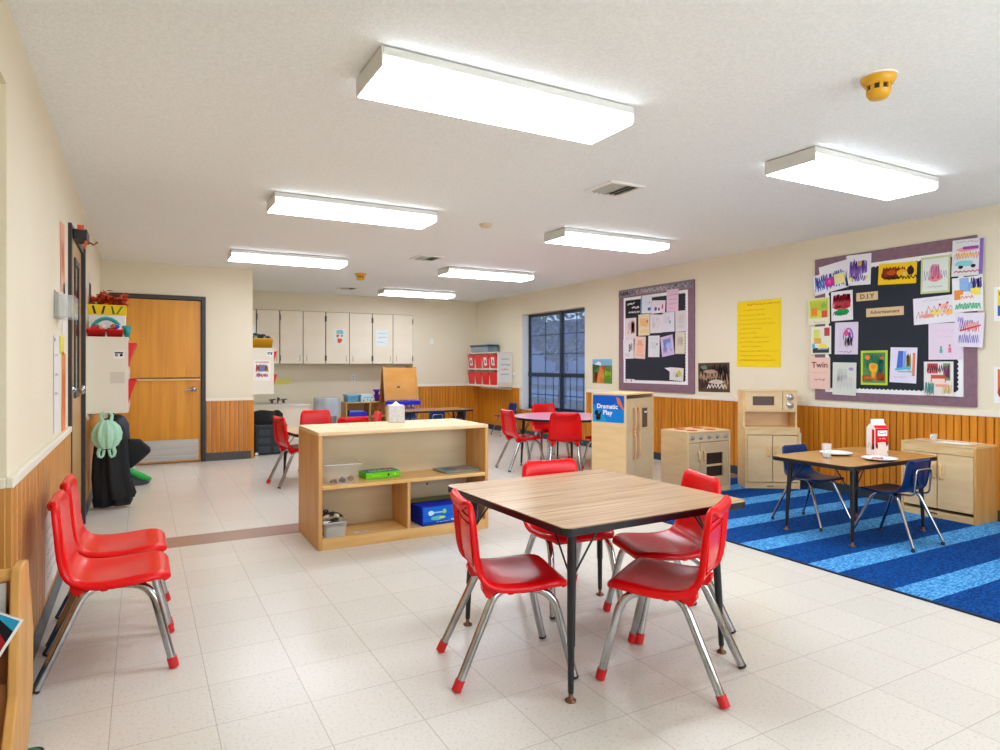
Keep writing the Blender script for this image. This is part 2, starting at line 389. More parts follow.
# dutch-door wall with its opening
DX0, DX1, DZ = -0.27, 0.645, 1.965
struct('wall_back_left', M().box(XL, DX0, YBL, YBL + .12, 0, ZC).box(DX1, XA, YBL, YBL + .12, 0, ZC).box(DX0, DX1, YBL, YBL + .12, DZ, ZC)
       .box(XA - .12, XA, YBL + .12, YB + .45, 0, ZC).box(XL, XA - .12, YBL + .3, YBL + .35, 0, ZC), CREAM)
struct('wall_back', M().box(4.35, XR, YB, YB + .12, 0, ZC).box(XA, 4.35, YB + .33, YB + .45, 0, ZC).box(4.35, 4.45, YB + .12, YB + .45, 0, ZC)
       .box(XA, 4.35, YB, YB + .33, 2.09, ZC), CREAM)
WY0, WY1, WZ0, WZ1 = 7.72, 9.5, 0.45, 2.03
struct('wall_right', M().box(XR, XR + .14, YF, WY0, 0, ZC).box(XR, XR + .14, WY1, YB + .12, 0, ZC)
       .box(XR, XR + .14, WY0, WY1, 0, WZ0).box(XR, XR + .14, WY0, WY1, WZ1, ZC), CREAM)

def beads(mb, a, b, fixed, z0, z1, axis, sign, pitch=0.056, t=0.018):
    """tongue-and-groove boards along a wall; sign = which way they face"""
    n = max(1, int(abs(b - a) / pitch)); p = (b - a) / n; rows0 = []
    prof = []
    for i in range(n):
        s0 = a + i * p
        prof += [(s0, 0.0), (s0 + .003, 0), (s0 + .006, 0), (s0 + .009, t * .9), (s0 + .012, t), (s0 + p - .004, t), (s0 + p - .001, t * .9)]
    prof.append((b, 0))
    R = []
    for z in (z0, z1):
        R.append([((fixed + sign * d), s, z) if axis == 'y' else (s, fixed + sign * d, z) for s, d in prof])
    mb.grid(R, 0, False)
    return mb
TR = 1
def trim(mb, mats, **k):
    global TR
    o = struct('trim_%d' % TR, mb, mats, **k); TR += 1; return o
WT, RT = 0.785, 0.83
m = M(); beads(m, YF, WY0 - .06, XR - .002, .09, WT, 'y', -1); trim(m, WOODP)
m = M(); beads(m, WY1 + .12, YB, XR - .002, .09, WT, 'y', -1); m.box(XR - .03, XR, WY1 + .1, WY1 + .12, 0, WT); trim(m, WOODP)
m = M(); beads(m, WY0 - .06, WY1 + .1, XR - .002, .09, WZ0 - .02, 'y', -1); trim(m, WOODP)
m = M(); beads(m, 4.36, XR, YB + .002, .09, WT, 'x', -1); m.box(XR - .03, XR - .01, YB - .03, YB, 0, WT); trim(m, WOODP)
m = M(); beads(m, DX1 + .05, XA - .02, YBL + .002, .09, WT - .05, 'x', -1, .048); m.box(XA - .022, XA + .012, YBL - .022, YBL, 0, WT - .05); trim(m, WOODP)
m = M(); beads(m, NK, 4.74, XL - .002, .10, WT, 'y', 1, .09); beads(m, 5.77, YBL, XL - .002, .10, WT, 'y', 1, .09); trim(m, WOODPL)
m = M(); beads(m, -1.5, XL, NK + .002, .10, WT, 'x', -1, .09); m.box(XL - .004, XL + .014, NK - .014, NK + .01, 0, WT); trim(m, WOODPL)
m = M().box(XR - .018, XR, YF, WY0 - .06, WT, RT).box(XR - .018, XR, WY1 + .0, YB, WT, RT).box(4.36, XR - .018, YB - .018, YB, WT, RT)
trim(m, CREAMT, bevel=.004)
m = M().box(DX1 + .05, XA + .014, YBL - .02, YBL, WT - .05, WT - .02)
trim(m, CREAMT, bevel=.004)
m = M().box(XL, XL + .022, NK - .02, 4.74, WT - .012, WT + .022).box(-1.5, XL, NK - .022, NK, WT - .012, WT + .022).box(XL, XL + .022, 5.77, YBL, WT - .012, WT + .022)
trim(m, CREAMT, bevel=.004)
struct('baseboard_right', M().box(XR - .016, XR, YF, YB, 0, .10), BASEB)
struct('baseboard_back', M().box(4.36, XR - .02, YB - .016, YB, 0, .10).box(2.4, 4.35, YB + .315, YB + .33, 0, .10), BASEB)
struct('baseboard_back_left', M().box(DX1 + .05, XA - .022, YBL - .018, YBL, 0, .10), BASEG)
struct('baseboard_left', M().box(XL, XL + .016, NK, 4.74, 0, .11).box(XL, XL + .016, 5.77, YBL, 0, .11).box(-1.5, XL, NK - .016, NK, 0, .11), BASEB)

# dutch door
m = M().box(DX0 - .05, DX0, YBL - .03, YBL + .08, 0, DZ + .05).box(DX1, DX1 + .05, YBL - .03, YBL + .08, 0, DZ + .05).box(DX0, DX1, YBL - .03, YBL + .08, DZ, DZ + .05)
fr = struct('door_1', m, FRAME, bevel=.004)
M().box(DX0 + .006, DX1 - .006, YBL + .0, YBL + .045, .012, 1.015).build('lower_leaf', WOODD, fr)
M().box(DX0 + .006, DX1 - .006, YBL + .0, YBL + .045, 1.03, DZ - .006).build('upper_leaf', WOODD, fr)
M().box(DX0 + .006, DX1 - .006, YBL - .02, YBL, .993, 1.015).build('shelf_ledge', PLYE, fr, bevel=.003)
M().box(DX0 + .02, DX1 - .03, YBL - .004, YBL, .03, .28).build('kick_plate', STEEL, fr)
m = M(); m.lathe([(.001, .062), (.028, .058), (.034, .04), (.026, .02), (.014, .012), (.03, .006), (.034, 0)], (DX1 - .085, YBL, .885), 0, 16, R=Matrix.Rotation(PI / 2, 3, 'X'))
m.tube([(DX1 - .085, YBL - .04, .885), (DX1 - .19, YBL - .045, .875)], .008)
m.build('door_handle', CHROME, fr)
# left-wall door
LY0, LY1, LZ = 4.80, 5.70, 2.0
m = M().box(XL - .02, XL + .02, LY0 - .05, LY0, 0, LZ + .05).box(XL - .02, XL + .030, LY1, LY1 + .06, 0, LZ + .05).box(XL - .02, XL + .02, LY0, LY1, LZ, LZ + .05)
fl = struct('door_2', m, FRAME, bevel=.004)
M().box(XL - .03, XL + .003, LY0, LY1, .01, LZ).build('leaf', mat('left_door_wood', 'C79B5E', .35, noise=('AF7F42', (15, 15, 1), .3, .75, 5)), fl)
M().box(XL + .003, XL + .006, 5.16, 5.40, 1.0, 1.85).build('glass_pane', mat('dark_glass', '20262E', .1), fl)
M().box(XL + .003, XL + .012, 5.12, 5.16, .96, 1.89).box(XL + .003, XL + .012, 5.40, 5.44, .96, 1.89).box(XL + .003, XL + .012, 5.16, 5.40, 1.85, 1.89).box(XL + .003, XL + .012, 5.16, 5.40, .96, 1.0).build('pane_frame', FRAME, fl)
m = M(); m.lathe([(.03, 0), (.03, .008), (.012, .012), (.012, .035), (.028, .042), (.031, .058), (.022, .07), (.001, .073)], (XL + .003, 5.0, 1.02), 0, 16, R=Matrix.Rotation(PI / 2, 3, 'Y'))
m.build('door_knob', CHROME, fl)

# window
GX = XR + .125
wf = struct('window_1', M().box(GX, GX + .04, WY0, WY0 + .05, WZ0, WZ1).box(GX, GX + .04, WY1 - .05, WY1, WZ0, WZ1).box(GX, GX + .04, WY0, WY1, WZ1 - .05, WZ1)
            .box(GX, GX + .04, WY0, WY1, WZ0, WZ0 + .05).box(GX - .02, GX + .04, 8.475, 8.525, WZ0, WZ1).box(GX - .01, GX + .04, WY0, WY1, .99, 1.05), mat('window_frame', '1E2A38', .4))
for (a, b) in ((WY0 + .05, 8.46), (8.53, WY1 - .05)):
    M().box(GX + .02, GX + .024, a, b, 1.05, WZ1 - .05).build('upper_pane', PANE, wf)
    M().box(GX + .02, GX + .024, a, b, WZ0 + .05, .99).build('lower_pane', PANE, wf)
    g = M()
    for k in (1, 2): g.box(GX + .012, GX + .02, a, b, 1.05 + .31 * k - .005, 1.05 + .31 * k + .005)
    g.box(GX + .012, GX + .02, (a + b) / 2 - .005, (a + b) / 2 + .005, 1.05, WZ1 - .05)
    for k in (1, 2, 3): g.box(GX + .012, GX + .02, a + (b - a) * k / 4 - .004, a + (b - a) * k / 4 + .004, WZ0 + .05, .99)
    g.box(GX + .012, GX + .02, a, b, .69, .70)
    g.build('muntins', mat('muntin', '34465E', .5), wf)
M().box(XR - .01, GX, WY0 - .02, WY1 + .02, WZ0 - .02, WZ0).build('window_sill', CREAMT, wf)
M().box(XR + .001, GX, WY1 - .004, WY1 - .001, WZ0, WZ1).build('reveal', mat('reveal_white', 'EEF0F4', .5), wf)
# outside
struct('ground', M().box(XR + .3, 60, -20, 60, -.25, -.15), mat('grass', '6F7F58', .9, noise=('8B8A68', (2, 2, 2), .3, .7, 4)))
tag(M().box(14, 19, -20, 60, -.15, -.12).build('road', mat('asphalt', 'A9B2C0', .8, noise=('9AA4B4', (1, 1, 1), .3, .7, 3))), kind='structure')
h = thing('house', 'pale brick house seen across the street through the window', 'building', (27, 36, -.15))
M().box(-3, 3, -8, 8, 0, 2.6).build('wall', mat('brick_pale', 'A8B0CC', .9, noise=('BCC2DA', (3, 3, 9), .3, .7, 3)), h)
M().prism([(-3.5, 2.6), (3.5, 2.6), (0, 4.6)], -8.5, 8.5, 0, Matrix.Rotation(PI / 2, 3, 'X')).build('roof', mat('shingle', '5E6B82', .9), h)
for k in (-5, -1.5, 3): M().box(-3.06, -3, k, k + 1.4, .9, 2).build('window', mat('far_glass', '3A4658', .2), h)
t = thing('tree', 'bare-looking leafy tree outside the window in front of the street', 'tree', (12.6, 18.5, -.15))
rnd = random.Random(3)
M().tube([(0, 0, 0), (.05, 0, 1.2), (0, .1, 2.2), (.1, 0, 3.6)], [.16, .13, .1, .05]).build('trunk', mat('bark', '5B5348', .9), t)
m = M()
for i in range(900):
    a = rnd.uniform(0, 2 * PI); q = rnd.uniform(0, 1) ** .5 * 1.9; z = rnd.uniform(1.5, 5.2); q *= 1 - abs(z - 3.2) / 2.6
    R_ = Matrix.Rotation(rnd.uniform(0, 6), 3, 'X') @ Matrix.Rotation(rnd.uniform(0, 6), 3, 'Z'); T = m.T
    m.T = Matrix.Translation((q * math.cos(a), q * math.sin(a), z)) @ R_.to_4x4()
    m.add([(-.13, 0, 0), (0, -.07, 0), (.13, 0, 0), (0, .07, 0)], [(0, 1, 2, 3)]); m.T = T
m.build('foliage', mat('leaf', '5F7457', .8), t)

# ------------------------------------------------------------------ ceiling fixtures
def light(x, y, label):
    t = thing('ceiling_light', label, 'light fixture', (x, y, ZC), group='fluorescent ceiling lights')
    L, W = 1.225, .335
    M().box(-L / 2 + .009, L / 2 - .009, -W / 2 + .001, W / 2 - .001, -.040, -.006).build('housing', GREYF, t)
    M().box(-L / 2 + .028, L / 2 - .028, -W / 2 + .02, W / 2 - .02, -.006, -.0005).build('mounting_gap', BLACK, t)
    for sx in (-1, 1):
        M().box(sx * (L / 2 - .004) - .004, sx * (L / 2 - .004) + .004, -W / 2, W / 2, -.083, -.006).build('end_cap', GREYF, t, bevel=.002)
    a, b = L / 2 - .008, W / 2; m = M()
    m.add([(-a, -b + .012, -.086), (a, -b + .012, -.086), (a, b - .012, -.086), (-a, b - .012, -.086)], [(0, 1, 2, 3)], 0)
    for s in (-1, 1): m.add([(-a, s * (b - .012), -.086), (a, s * (b - .012), -.086), (a, s * b, -.076), (-a, s * b, -.076), (a, s * b, -.0405), (-a, s * b, -.0405)], [(0, 1, 2, 3), (3, 2, 4, 5)], 1)
    m.build('lens', [LENS, LENSS], t)
    return t
for (x, y, l) in ((1.405, 2.53, 'large ceiling light nearest the camera, top centre of photo'), (1.425, 4.885, 'second ceiling light of the left row, behind the largest'),
                  (1.43, 7.43, 'farthest ceiling light of the left row, near the tan door'), (3.86, 2.47, 'ceiling light at right beside the large yellow detector'),
                  (3.86, 4.89, 'second ceiling light of the right row, beyond the open air vent'), (3.9, 7.43, 'third ceiling light of the right row, above the window side'),
                  (3.95, 9.98, 'farthest ceiling light of all, in front of the wall cabinets')):
    light(x, y, l)
def detector(x, y, s, label):
    t = thing('smoke_detector', label, 'detector', (x, y, ZC), group=None)
    Y = mat('detector_yellow', 'D9A21C', .4)
    M().lathe([(.085 * s, 0), (.085 * s, -.006)], (0, 0, 0), 0, 24).build('base_plate', WHITE, t)
    M().lathe([(.078 * s, -.006), (.078 * s, -.02), (.066 * s, -.036), (.054 * s, -.04)], (0, 0, 0), 0, 24).build('cover', Y, t)
    m = M()
    for k in range(8):
        a = 2 * PI * k / 8; m.cbox((.05 * s * math.cos(a), .05 * s * math.sin(a), -.051), (.008, .016 * s, .024), 0, Matrix.Rotation(a, 3, 'Z'))
    m.build('grille', Y, t)
    M().lathe([(.047 * s, -.04), (.047 * s, -.062)], (0, 0, 0), 0, 20).build('chamber', BLACK, t)
    M().lathe([(.056 * s, -.062), (.054 * s, -.075), (.04 * s, -.092), (.001, -.094)], (0, 0, 0), 0, 24).build('cap', Y, t)
detector(2.71, 1.63, .84, 'large yellow smoke detector on ceiling at upper right')
detector(2.53, 8.4, .95, 'small distant yellow smoke detector on the ceiling above the cabinets')
t = thing('ceiling_sensor', 'small beige round sensor on ceiling between light rows', 'detector', (2.59, 4.96, ZC))
M().lathe([(.055, 0), (.055, -.012), (.042, -.03), (.001, -.032)], (0, 0, 0), 0, 20).build('housing', mat('beige_plastic', 'CFC3A4', .5), t)
def vent(x, y, label, s=1):
    t = thing('air_vent', label, 'vent', (x, y, ZC), group=None)
    g = M()
    for a, b, c, d in ((-.15, .15, -.15, -.12), (-.15, .15, .12, .15), (-.15, -.12, -.12, .12), (.12, .15, -.12, .12)): g.box(a, b, c, d, -.012, 0)
    g.build('frame', WHITE, t, bevel=.003)
    M().box(-.12, .12, -.12, .12, -.003, -.001).build('duct_opening', mat('vent_dark', '3E3F38', .8), t)
    for k in range(6):
        m = M(); m.cbox((-.095 + .038 * k, 0, -.009), (.03, .24, .002), 0, Matrix.Rotation(.6 if k < 3 else -.6, 3, 'Y')); m.build('louvre', mat('louvre_grey', 'BDBDB6', .5), t)
vent(2.84, 3.53, 'white square ceiling air vent between nearest and second lights')
vent(2.82, 6.83, 'small distant ceiling air vent left of the third right-row light')
vent(2.84, 10.1, 'farthest ceiling air vent beside the small yellow detector')

# ------------------------------------------------------------------ rug
rg = M(); rg.box(3.445, 5.62, .6, 4.745, 0, .008, 0)
tag(rg.build('area_rug', RUGM), 'large blue rug with light and dark stripes under the play kitchen', 'rug')
e = M().box(3.432, 3.445, .6, 4.758, 0, .009).box(3.445, 5.62, 4.745, 4.758, 0, .009)
e.build('binding', mat('rug_edge', '10233F', .9), bpy.data.objects['area_rug'])

# ------------------------------------------------------------------ chairs
def shell(P, Wd, dish, rim, flare=.006):
    rows = []; n = len(P)
    for i, (x, z) in enumerate(P):
        a = P[max(i - 1, 0)]; b = P[min(i + 1, n - 1)]; tx, tz = b[0] - a[0], b[1] - a[1]; d = math.hypot(tx, tz) or 1
        nx, nz = -tz / d, tx / d; wd = Wd[i]; r = []
        for s in (-1, -.97, -.85, -.55, -.2, .2, .55, .85, .97, 1):
            off = -dish[i] * (1 - s * s)
            if abs(s) == 1: off = -rim; yy = s * (wd + flare)
            else: yy = s * wd / .97
            r.append((x + nx * off, yy, z + nz * off))
        rows.append(r)
    return M().grid(rows)
def make_red_chair(name, label, caps):
    """caps: which feet (rear left, rear right, front left, front right) keep their red cap"""
    t = thing(name, label, 'chair', group='red plastic classroom chairs')
    P = [(-.184, .632), (-.194, .650), (-.190, .670), (-.172, .680), (-.154, .668), (-.145, .60), (-.137, .51), (-.129, .44), (-.114, .395), (-.078, .374), (-.02, .366), (.06, .367), (.135, .375), (.182, .374), (.208, .360), (.216, .338)]
    Wd = [.085, .102, .120, .136, .150, .160, .168, .168, .172, .178, .182, .184, .180, .170, .156, .142]
    D = [0, 0, .003, .008, .012, .016, .018, .018, .016, .014, .014, .013, .008, .004, 0, 0]
    shell(P, Wd, D, .028).build('seat_shell', RED, t, solid=.010, sub=1)
    for sy in (-1, 1):
        pr = [(-.12, .365), (-.12, .345), (-.105, .318), (-.075, .318), (-.06, .336), (-.03, .336), (-.02, .322), (.0, .322), (.01, .338), (.07, .338), (.08, .322), (.10, .322), (.115, .345), (.13, .360)]
        M().prism(pr, -.020, .020, 0, Matrix(((1, 0, 0), (0, 0, -1), (0, 1, 0))), (0, sy * .128, 0)).build('leg_bracket', RED, t, bevel=.004)
    m = M(); m.tube([(-.164, -.12, .612), (-.170, 0, .612), (-.164, .12, .612)], .0032, 0, 6)
    m.tube([(-.161, -.118, .585), (-.168, 0, .585), (-.161, .118, .585), (-.153, .118, .48), (-.147, .112, .43), (-.153, 0, .43), (-.147, -.112, .43), (-.153, -.118, .48)], .0032, 0, 6, closed=True)
    m.build('panel_rib', RED, t)
    ends = [(-.222, .172), (-.222, -.172), (.225, .188), (.225, -.188)]
    for i, (fx, fy) in enumerate(ends):
        sy = 1 if fy > 0 else -1
        if i < 2: pts = [(.03, sy * .105, .340), (-.07, sy * .138, .338), (fx, fy, .008)]
        else: pts = [(-.03, sy * .115, .341), (.145, sy * .160, .338), (fx, fy, .008)]
        pp = arc(pts, 7, .085)
        lg = M().tube(pp, .0155, 0, 14).build('leg', CHROME, t)
        a = Vector(pts[-1]); b = Vector(pts[-2]); d = (b - a).normalized(); a0 = a - d * .004
        if caps[i]: M().tube([a0, a0 + d * .040], .0185, 0, 14).build('foot_cap', REDC, lg)
        else: M().tube([a0, a0 + d * .009], .0162, 0, 14).build('foot_glide', RUBBER, lg)
    return t
CH = []
def red_chair(x, y, deg, label, caps=(0, 0, 0, 0)):
    t = make_red_chair('red_chair', label, caps); t.location = (x, y, 0); t.rotation_euler = (0, 0, math.radians(deg)); return t
red_chair(1.255, 2.25, -14, 'red chair at left edge of the big wood-top table, its back to the tan shelf', (1, 1, 0, 0))
red_chair(1.787, 1.868, 121.5, 'red chair nearest the camera, right of the black table leg, one rear foot capped red', (1, 0, 1, 1))
red_chair(2.118, 2.25, 163, 'red chair at right edge of the big table, half hidden behind the nearest chair', (0, 0, 1, 1))
red_chair(1.885, 2.735, -96, 'red chair on the far side of the big table, facing the camera', (1, 0, 0, 0))
red_chair(-.112, 3.03, 0, 'front one of two red chairs against the left wall', (0, 0, 1, 1))
red_chair(-.112, 3.47, 0, 'rear one of two red chairs against the left wall, behind the first', (0, 0, 1, 1))
red_chair(1.35, 6.66, 8, 'red chair left of the tan shelf, side view, near the dark crates', (1, 0, 0, 0))
red_chair(1.70, 7.20, -93, 'red chair behind the tan shelf in front of the toddler sink', (0, 0, 0, 0))
red_chair(1.79, 6.41, 96, 'red chair right behind the tan shelf, only its low backrest top showing', (0, 0, 0, 0))
red_chair(2.08, 6.84, 172, 'red chair seen sideways behind the tan shelf, left of the tissue box', (0, 0, 0, 0))
red_chair(3.79, 6.40, -4, 'red chair at left side of the pink round table', (0, 0, 1, 1))
red_chair(4.55, 6.98, -100, 'red chair on the window side of the pink table, facing the camera', (0, 0, 1, 1))
red_chair(4.02, 5.85, 58, 'red chair with its back to the camera at the pink table', (0, 0, 0, 0))
red_chair(4.62, 5.86, 108, 'red chair at the pink table mostly hidden behind the play refrigerator', (0, 0, 1, 1))

def make_blue_chair(label):
    t = thing('blue_chair', label, 'chair', group='blue preschool chairs')
    P = [(-.165, .532), (-.162, .548), (-.150, .552), (-.143, .540), (-.136, .50), (-.128, .45), (-.120, .41), (-.108, .365), (-.075, .340), (-.02, .332), (.06, .334), (.12, .340), (.155, .338), (.172, .325)]
    Wd = [.088, .105, .118, .128, .134, .136, .136, .142, .158, .165, .168, .165, .150, .130]
    D = [0, 0, .004, .010, .014, .018, .018, .016, .014, .012, .012, .008, .003, 0]
    shell(P, Wd, D, .012, .004).build('seat_shell', NAVY, t, solid=.006, sub=1)
    m = M()
    for q in (-.06, 0, .06): m.cbox((-.146, q, .44), (.008, .016, .12), 0)
    m.build('back_rib', NAVY, t, bevel=.003)
    M().tube(arc([(-.04, .085, .318), (-.165, .085, .325), (-.178, .085, .49), (-.178, -.085, .49), (-.165, -.085, .325), (-.04, -.085, .318)], 5, .03), .006, 0, 8).build('back_loop', CHROME, t)
    for fx, fy in ((-.205, .170), (-.205, -.170), (.205, .17), (.205, -.17)):
        sy = 1 if fy > 0 else -1; sx = 1 if fx > 0 else -1
        pts = [(sx * .0, sy * .09, .318), (sx * .075, sy * .12, .318), (fx, fy, .012)]
        lg = M().tube(arc(pts, 5, .04), [.0105] * 7 + [.0085], 0, 10).build('leg', CHROME, t)
        M().lathe([(.011, -.012), (.012, .0), (.009, .010)], (fx, fy, .0), 0, 10).build('foot_glide', RUBBER, lg)
    return t
b0 = make_blue_chair('blue chair on the rug between the play table and the wooden hutch'); b0.location = (4.37, 3.13, .020); b0.rotation_euler = (0, 0, math.radians(-92))
dup(b0, (4.40, 2.53, .020), math.radians(90), 'blue chair on the rug nearest the camera, its back to the play sink side')
d3 = dup(b0, (3.83, 9.0, .010), math.radians(88), 'small blue chair with its back to camera at the far oak table')
d4 = dup(b0, (3.74, 9.72, .010), math.radians(-90), 'blue chair behind the far oak table, under the easel tray')
d5 = dup(b0, (4.36, 9.40, .010), math.radians(185), 'blue chair at the right end of the far oak table')
d6 = dup(b0, (5.40, 9.60, .011), math.radians(180), 'blue chair alone against the right wall beneath the red bins')
for q in (d3, d4, d5): q.scale = (.9, .9, .9)
d6.scale = (.95, .95, .95)

# ------------------------------------------------------------------ tables
def make_table(name, label, x, y, deg, w_, d_, h, top, feet, group=None, cr=.05, shape=None, floor=0, upper=.017, lift=.0, braces=True, nlegs=4):
    t = thing(name, label, 'table', (x, y, floor), math.radians(deg), group)
    poly = shape or roundrect(w_, d_, cr, 5)
    M().prism(poly, h - .003, h).build('tabletop', top, t)
    sc = 1.0
    M().prism([(a * 1.002, b * 1.002) for a, b in poly], h - .030, h - .003).build('edge_band', BLACKT, t, bevel=.003)
    for fx, fy in feet:
        tx, ty = fx * .94, fy * .94
        lg = M(); lg.tube([(tx, ty, h - .03), (fx * .985, fy * .985, .19)], [upper, upper * .86], 0, 12)
        lg.tube([(fx * .985, fy * .985, .20), (fx, fy, .03)], [upper * .74, upper * .62], 0, 12)
        lg.box(tx - .04, tx + .04, ty - .04, ty + .04, h - .036, h - .0301)
        lo = lg.build('leg', BLACK, t)
        M().lathe([(.019, 0), (.020, .006), (.013, .010), (.008, .014), (.008, .032)], (fx, fy, 0), 0, 12).build('foot_glide', BRASS, lo)
        if braces:
            b = M(); sx = -1 if fx > 0 else 1; sy = -1 if fy > 0 else 1
            b.tube([(fx * .97, fy * .97, h - .21), (tx + sx * .13, ty, h - .03)], .004, 0, 6); b.tube([(fx * .97, fy * .97, h - .21), (tx, ty + sy * .13, h - .03)], .004, 0, 6)
            b.build('brace', BLACK, lo)
    return t
make_table('activity_table', 'square wood-grain classroom table with black edge in the foreground', 1.693, 2.285, 1.6, .915, .93, .63, WALNUT, [(a * .383, b * .390) for a in (-1, 1) for b in (-1, 1)], cr=.035)
make_table('activity_table', 'small oak-top table with black legs on the blue rug', 4.43, 2.835, 0, 1.03, .61, .53, OAK, [(a * .405, b * .245) for a in (-1, 1) for b in (-1, 1)], floor=.0085, cr=.06)
make_table('activity_table', 'beige square table behind the tan shelf among red chairs', 1.69, 6.72, 4, .86, .84, .525, BEIGET, [(a * .36, b * .34) for a in (-1, 1) for b in (-1, 1)], cr=.12)
make_table('activity_table', 'oak-top table far back in front of the easel', 3.93, 9.28, 0, 1.16, .56, .50, OAK, [(a * .46, b * .2) for a in (-1, 1) for b in (-1, 1)])
circ = [(.6 * math.cos(2 * PI * k / 40), .6 * math.sin(2 * PI * k / 40)) for k in range(40)]
make_table('activity_table', 'round pink-topped table with black edge by the window', 4.38, 6.38, 20, 1.2, 1.2, .58, PINKT, [(a * .36, b * .36) for a in (-1, 1) for b in (-1, 1)], shape=circ)

# ------------------------------------------------------------------ tan shelf unit in the middle
SX, SY, SW, SD, SH = .985, 4.17, 1.215, .60, .752
t = thing('shelf_unit', 'low tan wooden shelf unit in the middle of the room', 'shelf', (SX, SY, 0))
M().box(0, .024, 0, SD, 0, SH - .024).build('side_panel', PLYW, t, bevel=.002)
M().box(SW - .024, SW, 0, SD, 0, SH - .024).build('side_panel', PLYW, t, bevel=.002)
M().box(0, SW, 0, SD, SH - .024, SH).build('top_panel', PLYT, t, bevel=.004)
M().box(.024, SW - .024, 0, SD - .002, .383, .408).build('shelf_board', PLYE, t, bevel=.003)
M().box(.024, SW - .024, 0, SD - .002, 0, .07).build('base_board', PLYE, t, bevel=.003)
M().box(.024, SW - .024, .318, .326, .07, .383).box(.024, SW - .024, .318, .326, .408, SH - .024).build('back_panel', PLYB, t)
M().box(.598, .620, .004, .318, .07, .383).build('divider', PLYW, t, bevel=.002)
m = M(); m.lathe([(.001, 0), (.008, 0)], (0, 0, 0), 0, 10, R=Matrix.Rotation(PI / 2, 3, 'X')); m.T = Matrix.Identity(4)
m.build('peg_hole', BLACK, t, loc=(.87, .3175, .30))
# things on it
t = thing('tissue_box', 'white square tissue box standing on top of the tan shelf', 'tissue box', (1.675, 4.66, SH), math.radians(-12))
m = M(); m.box(-.058, .058, -.056, .056, 0, .128); m.build('box', mat('tissue_card', 'D2D2D4', .6, noise=('C6C6CA', (60, 60, 60), .4, .6, 2)), t, bevel=.003)
m = M(); rows = []
for i in range(5):
    q = 1 - i / 4.2; rows.append([(.03 * q * math.cos(a) * (1 + .3 * math.sin(3 * a)), .018 * q * math.sin(a), .128 + i * .007) for a in [2 * PI * k / 12 for k in range(12)]])
m.grid(rows, 0, True, True).build('tissue', WHITEP, t)
def game_box(name, label, loc, rz, w_, d_, h, side, shapes, cat='box'):
    t = thing(name, label, cat, loc, rz)
    M().box(-w_ / 2, w_ / 2, -d_ / 2, d_ / 2, 0, h).build('box', paint(side), t, bevel=.002)
    return t
t = game_box('game_box', 'flat lime green game box on the upper shelf of the tan unit', (1.445, 4.355, .4085), math.radians(3), .25, .15, .042, '6CC51E', None)
sheet('top_print', 'T', (0, 0, .0425), .242, .142, '4A8F86', [('e', -.25, .1, .3, .5, '2E6C8C'), ('e', .1, 0, .4, .5, '3B4A5E'), ('s', .0, -.1, .7, .6, 16, .006, 'D8D8C8'), ('e', .3, .2, .2, .3, 'C4593A'), ('e', -.1, -.25, .3, .3, '8CCB3C')], None, None, parent=t, curl=0)
sheet('front_print', 'B', (0, -.0755, .021), .242, .036, '6FD01F', [('e', .15, 0, .06, .5, '1E3A1A'), ('r', -.2, .0, .3, .3, '8BE03A'), ('e', .35, 0, .05, .4, 'E8F060')], None, None, parent=t, curl=0)
t = thing('laptop', 'closed flat grey tray puzzle lying on the right of the upper shelf', 'puzzle', (2.025, 4.345, .4085), math.radians(5)); t.name = 'tray_puzzle'
M().prism(roundrect(.29, .23, .03), 0, .012).build('tray', mat('puzzle_grey', '7F8A82', .4), t, bevel=.003)
sheet('picture', 'T', (0, 0, .0124), .27, .21, '8D9A92', [('e', -.2, 0, .4, .6, '6C8088'), ('e', .2, .05, .4, .6, 'A38D84'), ('s', .1, 0, .6, .5, 14, .005, 'B5645A'), ('s', -.2, .1, .4, .5, 12, .005, '4A6B74')], None, None, parent=t, curl=0)
t = thing('storage_bin', 'clear open plastic bin at left on the upper shelf of the tan unit', 'bin', (1.155, 4.33, .4085))
m = M(); rows = []
for s_, z in ((.90, .002), (.94, .06), (1.0, .125), (1.03, .127), (1.03, .120)):
    rows.append([(a * s_, b * s_, z) for a, b in roundrect(.25, .26, .04, 4)])
m.grid(rows, 0, True, True); m.prism([(a * .9, b * .9) for a, b in roundrect(.25, .26, .04, 4)], .001, .003); m.build('tub', GLASS, t)
m = M(); m.tube([(a * 1.03, b * 1.03, .124) for a, b in roundrect(.25, .26, .04, 4)], .004, 0, 6, closed=True).build('rim', GLASSF, t)
rnd = random.Random(9)
for i, (a, b, lab) in enumerate(((1.10, 4.25, 'small brown toy ring at the left inside the clear upper bin'), (1.16, 4.26, 'small dark toy animal in the middle of the clear upper bin'), (1.225, 4.29, 'small brown toy at the right inside the clear upper bin'))):
    m = M(); m.tube([(.018 * math.cos(q), .018 * math.sin(q), .008 + .006 * math.sin(2 * q + i)) for q in [2 * PI * k / 12 for k in range(12)]], .006, 0, 6, closed=True)
    if i: m.ball((.0, 0, .018), (.016, .012, .012))
    tag(m.build('small_toy', mat('toy_brown_%d' % i, ('7A4E3A', '4A3A38', '8F6A50')[i], .5), loc=(a, b, .4135)), lab, 'toy', 'small toys on the upper shelf')
def card(label, loc, tilt=0, nm='label_card'):
    return sheet(nm, 'T', loc, .085, .034, 'DDD6D0', [('r', 0, 0, .5, .5, 'B9AEB4'), ('w', 0, 0, .7, .5, .002, '6A6A78')], label, 'label', tilt=tilt, curl=0)
card('small pale label card stuck on the left of the upper shelf', (1.16, 4.195, .4085))
card('small label card stuck on the lower shelf right of the toy bin', (1.28, 4.24, .0705), -6)
card('small white label card at the left end of the blue box', (1.66, 4.22, .0705), 6)
